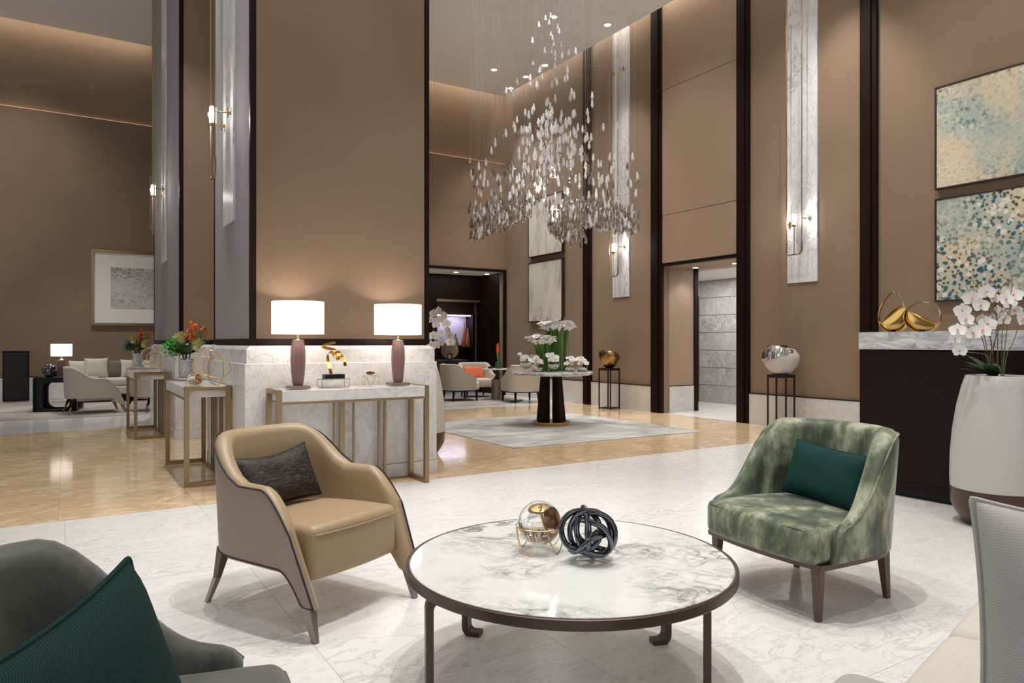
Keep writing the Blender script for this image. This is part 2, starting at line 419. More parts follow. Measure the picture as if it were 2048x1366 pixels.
def arc(c, r, a0, a1, n, ax='xz'):
    out = []
    for i in range(n+1):
        t = lerp(a0, a1, i/n)
        if ax == 'xz': out.append((c[0]+r*cos(t), c[1], c[2]+r*sin(t)))
        elif ax == 'yz': out.append((c[0], c[1]+r*cos(t), c[2]+r*sin(t)))
        else: out.append((c[0]+r*cos(t), c[1]+r*sin(t), c[2]))
    return out
def spline(P, n=8, closed=False):
    P = [Vector(p) for p in P]; m = len(P); out = []
    rng_ = range(m) if closed else range(m-1)
    for i in rng_:
        p0 = P[(i-1) % m] if (closed or i > 0) else P[i]; p1 = P[i]; p2 = P[(i+1) % m]; p3 = P[(i+2) % m] if (closed or i < m-2) else P[i+1]
        for k in range(n):
            t = k/n
            out.append(.5*((2*p1)+(p2-p0)*t+(2*p0-5*p1+4*p2-p3)*t*t+(3*p1-p0-3*p2+p3)*t**3))
    if not closed: out.append(P[-1])
    return out
def RZ(a): return Matrix.Rotation(a, 4, 'Z')
ROOM = (0, 0, PSI)

# ------------------------------------------------------------------ the room
CZ = 6.48; CZL = 7.48; RA = 8.25; BB = 13.37; LB = 17.2; FASC = 1.95
def struct(o): o['kind'] = 'structure'; return o
base = MB()
base.box(-9, 10.6, -5, 17.5, -.08, -.006)
floor = struct(base.build('floor', 'floor_far', None, rot=ROOM))
def tile_mesh(w, d, mat):
    m = MB(); g = .0006; e = .0012
    x0, x1, y0, y1 = g, w-g, g, d-g
    V = [(x0, y0, -.02), (x1, y0, -.02), (x1, y1, -.02), (x0, y1, -.02), (x0, y0, -e/2), (x1, y0, -e/2), (x1, y1, -e/2), (x0, y1, -e/2),
         (x0+e/2, y0+e/2, 0), (x1-e/2, y0+e/2, 0), (x1-e/2, y1-e/2, 0), (x0+e/2, y1-e/2, 0)]
    F = [(0, 1, 5, 4), (1, 2, 6, 5), (2, 3, 7, 6), (3, 0, 4, 7), (4, 5, 9, 8), (5, 6, 10, 9), (6, 7, 11, 10), (7, 4, 8, 11), (8, 9, 10, 11)]
    m.add(V, F); return m
ntile = 0
def tiles(a0, a1, b0, b1, w, d, mat, everywhere=False):
    global ntile
    proto = None
    na = int(round((a1-a0)/w)); nb = int(round((b1-b0)/d)); w = (a1-a0)/na; d = (b1-b0)/nb
    for j in range(nb):
        for i in range(na):
            a = a0+i*w; b = b0+j*d
            vis = False
            for (da, db) in ((0, 0), (w, 0), (0, d), (w, d), (w/2, d/2)):
                u, v = px(W(a+da, b+db))
                if -60 < u < 2110 and v < 1440: vis = True
            if not vis: continue
            if proto is None:
                proto = tile_mesh(w, d, mat).build('floor_tile', mat, floor, loc=(a, b, 0), smooth=0)
            else:
                c = proto.copy(); col.objects.link(c); c.location = (a, b, 0)
            ntile += 1
tiles(-1.6, 6.4, -.18, 5.42, .8, .8, 'floor_white')
tiles(6.4, 8.25, -.18, 5.42, .925, .8, 'floor_white')
tiles(-3.35, 8.25, 5.42, 10.9, .8285, .7828, 'floor_beige')
tiles(-6.15, 8.25, 10.9, 13.3, .9, .8, 'floor_far')
m = MB(); m.box(-9, -3.35, 5.42, 10.9, -.02, -.0005)
m.build('marble_border', 'floor_beige', floor)
m = MB(); m.box(-9, 8.25, -5, -.18, -.02, -.0005); m.box(-9, -1.6, -.18, 5.42, -.02, -.0005)
m.build('marble_border', 'floor_white', floor)

# ceilings, walls
m = MB(); m.box(FASC, RA-.22, -5, BB-.22, CZ, CZ+.08); m.box(FASC, FASC+.08, -5, BB+.2, CZ, CZL+.4); m.box(FASC, RA+.3, -5, BB+.3, 7.0, 7.05)
struct(m.build('ceiling', 'ceiling_paint', None, rot=ROOM))
m = MB(); m.box(-9, FASC, -5, LB-.22, CZL, CZL+.08); m.box(FASC, 3.2, BB+.2, LB-.22, CZL, CZL+.08); m.box(-9, 3.2, -5, LB+.3, 7.9, 7.95)
struct(m.build('ceiling', 'ceiling_paint', None, rot=ROOM))

DA0, DA1 = wall_a(1477, RA), wall_a(1328, RA)          # doorway in the right wall
DH = 2.385
def bb_(u): return wall_a(u, RA)
# right wall body with the opening
m = MB()
m.box(RA, RA+.12, -5, DA0, 0, 7.0); m.box(RA, RA+.12, DA1, BB+.2, 0, 7.0); m.box(RA, RA+.12, DA0, DA1, DH, 7.0)
wall_right = struct(m.build('wall_right', 'wall_fabric', None, rot=ROOM))
COLS = [(1724, 1757, 6.0), (1477, 1501, 6.0), (1305.4, 1327.6, 0), (1169.5, 1184.5, 0)]
edges = []
k = 1
for (u0, u1, _) in COLS:
    b1, b0 = bb_(u0), bb_(u1); edges.append((b0, b1))
    m = MB(); m.box(RA-.05, RA+.02, b0, b1, 0, CZ+.35); m.box(RA-.075, RA+.02, b0+(b1-b0)*.3, b1-(b1-b0)*.3, 0, CZ+.35)
    o = struct(m.build('trim_%d' % k, 'espresso', None, rot=ROOM, bevel=.004)); k += 1
segs = [(edges[0][1], edges[1][0]), (edges[2][1], edges[3][0]), (edges[3][1], BB-.02), (-5, edges[0][0])]
for i, (b0, b1) in enumerate(segs):
    m = MB(); m.box(RA-.03, RA+.01, b0, b1, 0, .425)
    n = MB(); n.box(RA-.034, RA+.01, b0, b1, .425, .437)
    nm = ('baseboard_right', 'baseboard_right_middle', 'baseboard_right_far', 'baseboard_right_near')[i]
    o = struct(m.build('baseboard_right', 'carrara_base', None, rot=ROOM)); n.build('dark_bead', 'espresso', o)
# veneer panels above the doorway
zs = [DH+.045, 3.205, 5.24, CZ+.35]
for z0, z1 in zip(zs, zs[1:]):
    m = MB(); m.box(RA-.035, RA+.01, edges[1][1], edges[2][0], z0+.004, z1-.004)
    m.build('veneer_panel', 'veneer', wall_right, bevel=.002)
m = MB(); m.box(RA-.04, RA+.02, edges[1][1], edges[2][0], DH, DH+.045); m.build('lintel', 'espresso', wall_right)
for (u0, u1) in ((1576.4, 1636), (1227, 1259.5)):
    m = MB(); m.box(RA-.02, RA+.01, bb_(u1), bb_(u0), 1.945, CZ+.3); m.build('marble_strip', 'strip_marble', wall_right)
# doorway reveal, soffit and corridor
RV = 8.93
door = MB(); door.box(RA+.12, RV, DA1, DA1+.06, .44, DH); 
door_1 = struct(door.build('door_1', 'veneer', None, rot=ROOM))
m = MB(); m.box(RA+.12, RV, DA1-.008, DA1+.06, 0, .43); m.build('marble_base', 'carrara_base', door_1)
m = MB(); m.box(RA+.12, RV, DA1-.010, DA1+.06, .43, .44); m.build('dark_bead', 'espresso', door_1)
m = MB(); m.box(RA+.12, RV+.1, DA0-.2, DA1+.06, DH, DH+.05); sof = m.build('soffit', 'veneer', door_1)
m = MB(); m.box(RV, RV+.09, DA1-.02, DA1+.1, 0, DH); m.build('inner_jamb', 'espresso', door_1)
m = MB(); m.box(RA+.12, RV, DA0-.08, DA0, 0, DH); m.build('side_panel', 'espresso', door_1)
for (u, v) in ((1391, 535.5), (1470.5, 527)):
    t = (u-1024)/FPX; Y = FPX*(DH-.0-EYE)/(HOR-v); p = Vector((t*Y, Y, DH-.002)); a, b = AB(p)
    m = MB(); m.lathe([(.045, 0), (.045, .004)], 16, (a, b, DH-.006)); m.build('downlight', 'downlight_glow', door_1)
CB = 10.5
wc = MB(); wc.box(CB+.02, CB+.12, 5.2, 12.2, 0, 2.6); wc.box(RV+.09, CB, 5.0, 5.1, 0, 2.6)
wall_cor = struct(wc.build('wall_corridor', 'dark_bronze', None, rot=ROOM))
zz = .0
while zz < 2.34:
    z1 = min(zz+.335, 2.345); bL = wall_a(1398, CB)
    m = MB(); m.box(CB-.0, CB+.02, 5.2, bL, zz+.004, z1-.004); m.build('marble_panel', 'corridor_marble', wall_cor); zz = z1
m = MB(); m.box(CB-.06, CB+.02, bL, bL+.14, 0, 2.05); m.build('dark_door_frame', 'dark_bronze', wall_cor)
m = MB(); m.box(CB-.0, CB+.02, bL, 12, 2.05, 2.34); m.build('upper_panel', 'ceiling_paint', wall_cor)
m = MB(); m.box(CB-.0, CB+.02, bL+.14, 12, 0, 2.05); m.build('marble_panel', 'carrara', wall_cor)
m = MB(); m.box(RV+.1, CB, 5.0, 12.2, 2.345, 2.42); struct(m.build('ceiling_corridor', 'ceiling_paint', None, rot=ROOM))
m = MB(); m.box(RA+.02, CB+.1, 5.0, 12.2, -.02, .001); m.build('corridor_slab', 'floor_white', floor)
light('AREA', 'corridor_light', W(9.7, 7.8, 2.33), 75, NEUT, (0, 0, PSI), shape='RECTANGLE', size=.6, size_y=3.5)

# back wall with the opening to the shop
OB0, OB1, OH = 4.9, wall_b(1006, BB), 2.70
m = MB()
m.box(FASC-.1, OB0, BB, BB+.15, 0, 5.08); m.box(OB1, RA+.02, BB, BB+.15, 0, 5.08); m.box(OB0, OB1, BB, BB+.15, OH, 5.08)
m.box(FASC-.1, RA+.1, BB+.09, BB+.2, 5.08, 7.4)
wall_back = struct(m.build('wall_back', 'wall_fabric', None, rot=ROOM))
m = MB(); m.box(FASC, RA, BB+.04, BB+.09, 5.08, 5.095); m.build('led_strip', 'led', wall_back)
m = MB(); m.box(OB0-.1, OB1+.07, BB-.03, BB+.02, OH, OH+.05); m.box(OB1, OB1+.07, BB-.03, BB+.02, 0, OH); m.box(OB0-.1, OB0, BB-.03, BB+.02, 0, OH)
struct(m.build('door_2', 'espresso', None, rot=ROOM))
m = MB(); m.box(FASC-.1, OB0-.1, BB-.03, BB+.01, 0, .44); struct(m.build('baseboard_back', 'carrara_base', None, rot=ROOM))
m = MB(); m.box(3.15, 3.25, BB+.21, LB+.1, 0, 7.9); struct(m.build('wall_return', 'wall_fabric', None, rot=ROOM))
# vestibule beyond
m = MB(); m.box(OB0-.3, OB1+.3, BB+.15, 14.45, OH+.0, OH+.06); struct(m.build('ceiling_vestibule', 'ceiling_paint', None, rot=ROOM))
SA0, SA1, SH = wall_b(874, 14.45), wall_b(957, 14.45), 2.08
m = MB(); m.box(OB0-.3, SA0, 14.45, 14.55, 0, OH+.1); m.box(SA1, OB1+.3, 14.45, 14.55, 0, OH+.1); m.box(SA0, SA1, 14.45, 14.55, SH, OH+.1)
m.box(OB1+.02, OB1+.12, BB+.15, 14.45, 0, OH); m.box(OB0-.3, OB0-.2, BB+.15, 14.45, 0, OH)
wall_shop = struct(m.build('wall_shop', 'espresso', None, rot=ROOM))
m = MB(); m.box(SA0-.02, SA1+.02, 14.42, 14.45, SH, SH+.05); m.build('gold_lintel', 'brass_light', wall_shop)
m = MB(); m.box(SA0-.5, SA0-.4, 14.55, 17.3, 0, 2.6); m.box(SA1+2.4, SA1+2.5, 14.55, 17.3, 0, 2.6); m.box(SA0-.5, SA1+2.5, 17.3, 17.4, 0, 2.6); m.box(SA0-.5, SA1+2.5, 14.55, 17.4, 2.5, 2.6); m.box(SA1+.0, SA1+2.5, 14.551, 14.6, 0, 2.6)
struct(m.build('wall_shop_interior', 'taupe_fabric', None, rot=ROOM))
for u in (912, 974):
    t = (u-1024)/FPX; b = 13.95; Y = b/(CP-t*SP); a, _ = AB((t*Y, Y))
    m = MB(); m.lathe([(.05, 0), (.05, .004)], 14, (a, b, OH-.006)); o = m.build('downlight', 'downlight_glow', None, rot=ROOM)
    tag(o, 'tiny round downlight in the white soffit of the dark entrance, %s' % ('nearer the pillar' if u == 912 else 'nearer the corner'), 'downlight', 'downlights over the dark entrance')
light('AREA', 'vestibule_light', W(7.0, 13.95, OH-.02), 12, NEUT, (0, 0, PSI), shape='RECTANGLE', size=2, size_y=.5)

# far left wall
m = MB(); m.box(-10, 3.15, LB, LB+.15, 0, 5.83); m.box(-10, 3.15, LB+.09, LB+.2, 5.83, 7.9)
wall_left = struct(m.build('wall_left', 'wall_fabric', None, rot=ROOM))
m = MB(); m.box(-10, FASC, LB+.04, LB+.09, 5.83, 5.845); m.build('led_strip', 'led', wall_left)
m = MB(); m.box(-10, 3.15, LB-.03, LB+.01, 0, .455); o = struct(m.build('baseboard_left', 'carrara_base', None, rot=ROOM))
m = MB(); m.box(-10, FASC, LB-.034, LB+.01, .455, .467); m.build('dark_bead', 'espresso', o)

# ceiling downlights
DL = [(1107, 33), (1215, 49), (988, 139), (1090, 130), (1052, 153), (1021, 176)]
dlp = None
names = ['round ceiling downlight nearest the camera, above the crystal chandelier', 'round ceiling downlight nearest the tall marble strip, right of the chandelier', 'leftmost round ceiling downlight, left of the chandelier', 'second ceiling downlight in the receding row behind the crystals', 'third ceiling downlight in the row, between the chandelier and the corner', 'farthest ceiling downlight, next to the corner of the ceiling']
for (u, v), lb in zip(DL, names):
    Y = FPX*(CZ-EYE)/(HOR-v); p = Vector(((u-1024)/FPX*Y, Y, CZ-.012))
    t = thing('ceiling_downlight', lb, 'downlight', p, 0, 'ceiling downlights')
    m = MB(); m.lathe([(.075, .012), (.075, .002), (.066, .0), (.058, .002), (.058, .011)], 24, cap=False); m.build('trim_ring', 'ceiling_paint', t)
    m = MB(); m.lathe([(.057, .004), (.057, .009)], 24); m.build('lamp_disc', 'downlight_glow', t)
    a_, b_ = AB(p); spot(p-Vector((0, 0, .03)), W(a_-(.5 if a_ > 6.6 else 0), b_, 0), 190, 62)
# foreground beams (fittings above the frame), plus added spots brightening farther areas
for (x, y, tx, ty, e) in ((-1.1, 3.4, -.9, 3.1, 540), (.45, 2.6, .2, 2.5, 760), (1.45, 3.7, 1.4, 3.3, 520), (-2.0, 5.0, -1.9, 5.0, 300), (.3, 4.8, .3, 4.8, 380), (2.6, 5.0, 2.6, 5.0, 320), (3.0, 2.4, 2.6, 2.3, 250), (-.6, 1.2, -.5, 1.2, 200), (-3.4, 7.4, -3.4, 7.4, 700), (-.2, 6.3, -.2, 6.3, 300), (-5.5, 11.2, -5.5, 11.2, 800), (-4.2, 9.2, -4.2, 9.2, 560), (-7.6, 13.0, -7.4, 13, 800), (-1.0, 12.4, -1, 12.4, 260), (1.6, 7.8, 1.6, 7.8, 420), (3.6, 8.4, 3.6, 8.4, 480), (.6, 9.5, .55, 9.9, 330), (-2.6, 6.0, -2.4, 6.4, 330), (-.4, 9.3, -.4, 9.3, 330)):
    zc = CZ-.04
    spot((x, y, zc), (tx, ty, 0), e*.80, 66, .02, .6)
for b_ in (1.5, 3.6, 5.7, 7.8, 9.9, 12.0): spot(W(6.3, b_, CZ-.05), W(RA, b_, 1.9), 300, 85, .12, .9)  # wash spots without fittings, added to brighten the right wall
for a_ in (-5.5, -3.2, -.9): spot(W(a_, 14.9, CZL-.05), W(a_, LB, 2.0), 430, 85, .12, .9)  # same kind of added wash, lifting the far left wall
for b_ in (7.0, 8.2): spot(W(RA+.4, b_, DH-.03), W(RA+.45, b_, 0), 18, 110, .02, .8)
# ------------------------------------------------------------------ pillars
def pillar(label, a0, a1, b0, b1, top, strip_z, sb):
    t = thing('pillar', label, 'pillar', (0, 0, 0), PSI, 'square pillars clad in fabric and marble')
    c = .05; w = .035
    m = MB(); m.box(a0+c+.015, a1-c-.015, b0+c+.015, b1-c-.015, 0, top); m.build('core', 'espresso', t)
    # marble wainscot: plinth, body, set-back lip with a chamfered top
    m = MB(); m.box(a0-.004, a1+.004, b0-.004, b1+.004, 0, .115); m.build('marble_plinth', 'carrara', t, bevel=.003)
    m = MB(); m.box(a0, a1, b0, b1, .118, .985); m.build('marble_wainscot', 'carrara', t, bevel=.004)
    e = .015
    V = []
    for (s, z) in ((e, .985), (e, 1.095), (.05, 1.125)):
        V += [[(a0+s, b0+s, z), (a1-s, b0+s, z), (a1-s, b1-s, z), (a0+s, b1-s, z)]]
    m = MB(); m.loft(V); m.build('marble_cap', 'carrara', t, smooth=0)
    A0, A1, B0, B1 = a0+c, a1-c, b0+c, b1-c
    zb = 1.135; f = .045
    # dark frames and the four faces
    m = MB()
    m.box(A0, A1, B0, B0+.02, zb, zb+f); m.box(A0, A0+f, B0, B0+.02, zb+f, top); m.box(A1-f, A1, B0, B0+.02, zb+f, top)
    m.box(A0, A0+.02, B0+.02, B1, zb, zb+f); m.box(A0, A0+.02, B0+.02, B0+f, zb+f, top); m.box(A0, A0+.02, B1-.03, B1, zb+f, top)
    m.box(A1-.02, A1, B0+.02, B1, zb, zb+f); m.box(A1-.02, A1, B0+.02, B0+f, zb+f, top); m.box(A1-.02, A1, B1-f, B1, zb+f, top)
    m.build('dark_frame', 'espresso', t)
    m = MB(); m.box(A0+f, A1-f, B0+.006, B0+.016, zb+f, top); m.build('fabric_panel', 'wall_fabric', t)
    m = MB(); m.box(A0+.006, A0+.016, B0+f, B1-.03, zb+f, top); m.build('grey_panel', 'grey_fabric', t)
    m = MB(); m.box(A1-.016, A1-.006, B0+f, B1-f, zb+f, top); m.build('fabric_panel', 'wall_fabric', t)
    m = MB(); m.box(A0-.012, A0+.006, sb-.225, sb+.225, strip_z, top); m.build('marble_strip', 'strip_marble', t)
    return t
pillar('big brown and grey pillar on a white marble base behind the two lit lamps', 1.16, 2.78, 5.668, 7.35, CZL, 2.18, 6.54)
pillar('narrow looking pillar farther left, behind the far console with flowers', 1.10, 2.75, 9.20, 12.15, CZL, 2.24, 10.75)

# ------------------------------------------------------------------ wall lights
def sconce(label, loc, rz, z0, top, lamp, hw, grp, gl0, gl1):
    # local: x along the wall, -y away from the wall (wall plane at y = 0), z up from z0
    t = thing('wall_sconce', label, 'wall lamp', loc, rz, grp)
    p = -.125; r = .0075
    L = [(-hw, p, top)]+[(-hw, p, z0+.05)]+[(-hw+.012, p, z0+.018), (-hw+.045, p, z0)]+[(hw-.045, p, z0), (hw-.012, p, z0+.018), (hw, p, z0+.05), (hw, p, top)]
    m = MB(); m.tube(L, r, 8); m.build('looped_tube', 'brass', t)
    m = MB()
    for s in (-1, 1): m.tube([(s*hw, p, z0+.16), (s*hw, p, z0+.055), (s*(hw-.012), p, z0+.02), (s*(hw-.045), p, z0)], .0125, 10)
    m.tube([(-.03, p, z0), (.03, p, z0)], .012, 8); m.build('elbow_sleeve', 'brass', t)
    m = MB(); m.tube([(0, p, z0), (0, p, lamp-.07)], .006, 8); m.lathe([(.02, 0), (.024, .02), (.02, .03)], 12, (0, p, lamp-.08)); m.build('stem', 'brass', t)
    m = MB(); m.lathe([(.0, 0), (.026, 0.001), (.028, .01), (.028, .13), (.022, .14)], 16, (0, p, lamp-.055)); m.build('bulb', 'bulb', t)
    m = MB(); m.lathe([(.040, 0), (.040, gl1-gl0), (.036, gl1-gl0), (.036, .0)], 24, (0, p, gl0), cap=False); m.build('glass_cylinder', 'thin_glass', t)
    for (s, zz) in ((-1, lamp-.03), (1, lamp+.02), (-1, top), (1, top)):
        m = MB(); m.tube([(s*hw, p, zz), (s*(hw+.02), -.02, zz)], .006, 8); m.tube([(s*(hw+.02), -.025, zz), (s*(hw+.02), 0, zz)], .016, 12)
        m.box(s*(hw+.02)-.012, s*(hw+.02)+.012, -.034, -.022, zz-.04, zz+.04); m.build('wall_bracket', 'brass', t)
    M = Matrix.Translation(loc) @ Matrix.Rotation(rz, 4, 'Z')
    light('POINT', 'sconce_light', M @ Vector((0, p-.06, lamp+.02)), 16, NEUT, shadow_soft_size=.03)
    return t
# on the right wall: +y of local points to +a (into the wall) -> rotation PSI-90deg maps local y to room a
def onright(b): return W(RA-.02, b)
RZR = PSI-pi/2
sconce('brass looped wall light on the tall marble strip right of the doorway', onright(bb_(1602)), RZR, 2.305, 6.4, 2.75, .115, 'wall lights on the right wall', 2.68, 2.96)
sconce('brass looped wall light on the marble strip behind the chandelier crystals', onright(bb_(1240)), RZR, 2.305, 5.9, 2.79, .115, 'wall lights on the right wall', 2.70, 2.99)
RZL = PSI+pi/2
RZL = PSI+pi/2-pi
def onleft(a, b): return W(a, b)
# on the grey pillar faces the wall lies at +a from the lamp
sconce('glass and brass wall light on the grey side of the big pillar', onleft(1.16+.04, 6.54), RZR, 2.56, 6.6, 3.09, .10, 'wall lights on the pillars', 2.60, 3.27)
sconce('glass and brass wall light on the far left pillar, lower in the picture', onleft(1.10+.04, 10.75), RZR, 2.62, 6.6, 3.20, .10, 'wall lights on the pillars', 2.66, 3.40)

# ------------------------------------------------------------------ console tables
def console(label, loc, rz, L, D, H=.80):
    # local x: length, y: 0 front .. D back
    t = thing('console_table', label, 'console table', loc, rz, 'brass and marble console tables at the pillars')
    w = .036; th = .092
    for x in (0, L-w):
        m = MB()
        P = [(x, 0, 0), (x, D, 0), (x, D, H), (x, 0, H)]
        for (y0, y1, z0, z1) in ((0, D, 0, w), (0, D, H-w, H), (0, w, w, H-w), (D-w, D, w, H-w)): m.box(x, x+w, y0, y1, z0, z1)
        m.build('side_frame', 'brass', t)
    m = MB(); m.box(w, L-w, .004, D-.004, H-th, H-.006); m.build('marble_top', 'console_marble', t, bevel=.003)
    m = MB(); m.box(w, L-w, .0, .014, H-th-.016, H-th); m.box(w, L-w, D-.014, D, H-th-.016, H-th); m.build('under_rail', 'brass', t)
    m = MB(); m.box(w, L-w, D-w, D-.012, 0, .014); m.build('bottom_rail', 'brass', t)
    for x, ww in ((.08, .014), (.43*L, .014), (.485*L, .040), (.565*L, .014), (L-.31, .02), (L-.26, .02)):
        m = MB(); m.box(x-ww/2, x+ww/2, D-w, D-w+.02, .014, H-th-.014); m.build('upright', 'brass', t)
    return t
C1 = console('marble topped brass console carrying the two table lamps', W(1.31, 5.30), PSI, 1.22, .34)
def console_side(label, a0, b0, L, D):
    o = console(label, W(a0, b0+L), PSI-pi/2, L, D); return o
C2 = console_side('nearer console with flowers and glass ball, behind the beige leather armchair', .80, 6.137, 1.27, .35)
C3 = console_side('farther console with flowers, at the left hand pillar', .69, 9.47, 1.24, .36)

# ------------------------------------------------------------------ reception counter
ct = thing('reception_counter', 'dark wood reception counter with a thick veined marble top', 'counter', W(5.28, 0), PSI)
CBL = 3.265
m = MB(); m.box(.02, .85, -2.6, CBL-.0, .06, 1.097); m.build('body', 'espresso', ct, bevel=.002)
m = MB(); m.box(.04, .8, -2.55, CBL-.02, 0, .06); m.build('plinth', 'black', ct)
m = MB(); m.box(-.0, .022, -2.6, CBL, .05, .115); m.build('kick_board', 'espresso', ct, bevel=.002)
y = CBL
for i, wd_ in enumerate((.86, .86, .86, .86)):
    m = MB(); m.box(0.0, .022, y-wd_+.002, y-.002, .117, 1.09); m.build('front_panel', 'espresso', ct, bevel=.002); y -= wd_
m = MB(); m.box(-.02, .9, -2.62, CBL+.005, 1.097, 1.230); m.build('marble_slab', 'counter_marble', ct, bevel=.003)
# back counter wall strip behind, part of wall: none

# ------------------------------------------------------------------ pictures
def picture(name, label, a, b0, b1, z0, z1, canvas, frame, fw=.018, grp=None, depth=.05, mat_w=0, facing='a'):
    t = thing(name, label, 'painting', W(0, 0), PSI, grp)
    def bx(m, p0, p1, q0, q1, z0_, z1_):
        if facing == 'a': m.box(a-p1, a-p0, q0, q1, z0_, z1_)
        else: m.box(q0, q1, a-p1, a-p0, z0_, z1_)
    m = MB()
    bx(m, 0, depth, b0, b1, z0, z0+fw); bx(m, 0, depth, b0, b1, z1-fw, z1); bx(m, 0, depth, b0, b0+fw, z0+fw, z1-fw); bx(m, 0, depth, b1-fw, b1, z0+fw, z1-fw)
    m.build('frame', frame, t, bevel=.002)
    if mat_w:
        m = MB(); bx(m, .012, .026, b0+fw, b1-fw, z0+fw, z1-fw); m.build('mount', 'paper', t)
        m = MB(); bx(m, .026, .028, b0+fw+mat_w, b1-fw-mat_w, z0+fw+mat_w, z1-fw-mat_w); m.build('drawing', canvas, t)
    else:
        m = MB(); bx(m, .005, depth-.008, b0+fw+.002, b1-fw-.002, z0+fw+.002, z1-fw-.002); m.build('canvas', canvas, t)
    return t
pb1 = bb_(1874); pb0 = pb1-1.5
picture('painting', 'upper pale turquoise blossom painting above the reception counter', RA-.005, pb0, pb1, 2.845, 3.985, 'painting_blossom_a', 'dark_bronze', grp='blossom paintings')
picture('painting', 'lower pale turquoise blossom painting, just above the gold sculptures and orchid', RA-.005, pb0, pb1, 1.60, 2.745, 'painting_blossom_b', 'dark_bronze', grp='blossom paintings')
fb1, fb0 = bb_(1062), bb_(1130)
def zof(u, v, a=RA):
    t_ = (u-1024)/FPX; Y = a/(t_*CP+SP); return EYE+(HOR-v)/FPX*Y
picture('painting', 'upper grey and white abstract painting half hidden by the chandelier', RA-.005, fb0, fb1, 2.91, 4.1, 'painting_grey', 'dark_bronze', grp='grey abstract paintings', depth=.07)
picture('painting', 'lower grey and white abstract painting above the lobby flowers', RA-.005, fb0, fb1, zof(1062, 644)-.01, 2.80, 'painting_grey', 'dark_bronze', grp='grey abstract paintings', depth=.07)
def bwl(u): return wall_b(u, LB)
za = EYE+(685-650)/FPX*14.6; zb_ = EYE+(685-496)/FPX*14.6
picture('framed_drawing', 'framed ink drawing with wide white mount on the far left wall', LB-.005, bwl(182), bwl(182)+1.95, za, zb_, 'ink_drawing', 'brass', .055, None, .05, .30, facing='b')

# ------------------------------------------------------------------ pedestals
def pedestal(label, p, s, h, grp='black wire pedestals along the right wall'):
    t = thing('pedestal', label, 'pedestal', p, PSI+radians(12), grp)
    w = .018; q = s/2
    m = MB(); m.box(-q, q, -q, q, h-.04, h); m.build('top', 'black_metal', t, bevel=.002)
    for x in (-q, q-w):
        for y in (-q, q-w):
            m = MB(); m.box(x, x+w, y, y+w, 0, h-.04); m.build('leg', 'black_metal', t)
    m = MB()
    for y in (-q, q-w): m.box(-q+w, q-w, y, y+w, .012, .012+w)
    for x in (-q, q-w): m.box(x, x+w, -q+w, q-w, .012, .012+w)
    m.build('bottom_frame', 'black_metal', t); return t
pA = gp(1591.5, 857); pB = gp(1226, 817.5)
a_, b_ = AB(pA); pA = W(min(a_, RA-.28), b_); a_, b_ = AB(pB); pB = W(min(a_, RA-.28), b_)
SA = 54/FPX*pA.y/1.35; hA = EYE-(749-HOR)/FPX*pA.y
SB = 41/FPX*pB.y/1.35; hB = EYE-(736-HOR)/FPX*pB.y
pedestal('black wire pedestal under the white and silver bowl', pA, SA, hA)
pedestal('black wire pedestal under the bronze gold vase, behind the lobby table', pB, SB, hB)
# gold vase: squashed lathe with a dip in the rim
def organic(prof, n, fn):
    m = MB(); secs = []
    for r, z in prof:
        secs.append([fn(r*cos(2*pi*k/n), r*sin(2*pi*k/n), z, 2*pi*k/n) for k in range(n)])
    m.loft(secs, True, True); return m
s = 90*.5/FPX*pB.y*.95; h = 78/2.2/FPX*pB.y*1.0
s = 21.5/FPX*pB.y*1.02; h = 36/FPX*pB.y
prof = [(.28*s, 0), (.5*s, .1*h), (.85*s, .4*h), (1.0*s, .65*h), (.98*s, .8*h), (.8*s, .95*h), (.72*s, .93*h), (.8*s, .7*h), (.6*s, .4*h), (.1*s, .3*h)]
def gfn(x, y, z, a):
    k = sstep(.35*h, h, z); dip = -.18*h*k*cos(a+.2)**2*(1 if cos(a) > 0 else .2)+.16*h*k*(cos(a-pi)**4 if cos(a) < 0 else 0)
    q = 1-.18*sin(2*a+1)*sstep(.2*h, .8*h, z); return (x*q*1.05, y*.8*q, z+dip)
v = organic(prof, 36, gfn).build('gold_vase', 'old_gold', None, loc=(pB.x, pB.y, hB), smooth=60)
tag(v, 'lumpy heart shaped bronze gold vase on the farther pedestal', 'vase')
s = 38/FPX*pA.y/1.15; h = 56/FPX*pA.y
bt = thing('bowl', 'round white bowl with a ribbed silver rim on the nearer pedestal', 'bowl', (pA.x, pA.y, hA), 0)
prof = [(.35*s, 0), (.6*s, .08*h), (.9*s, .32*h), (1.04*s, .55*h), (1.0*s, .78*h), (.8*s, .97*h), (.76*s, .95*h), (.9*s, .7*h), (.8*s, .4*h), (.2*s, .2*h)]
def bfn(x, y, z, a):
    k = sstep(.4*h, h, z); return (x*1.06, y*.9, z+.06*h*k*sin(a*2+.5)-.12*h*k*(1 if cos(a) > .3 else 0)*cos(a))
organic(prof, 40, bfn).build('bowl_body', 'ceramic_white', bt, smooth=60)
prof2 = [(1.0*s, .42*h), (1.065*s, .55*h), (1.03*s, .78*h), (.83*s, .99*h), (.5*s, 1.02*h), (.2*s, .90*h)]
m = MB(); secs = []
def pr2(t_):
    t_ = max(0, min(4.999, t_)); i_ = int(t_); f_ = t_-i_
    return (lerp(prof2[i_][0], prof2[i_+1][0], f_), lerp(prof2[i_][1], prof2[i_+1][1], f_))
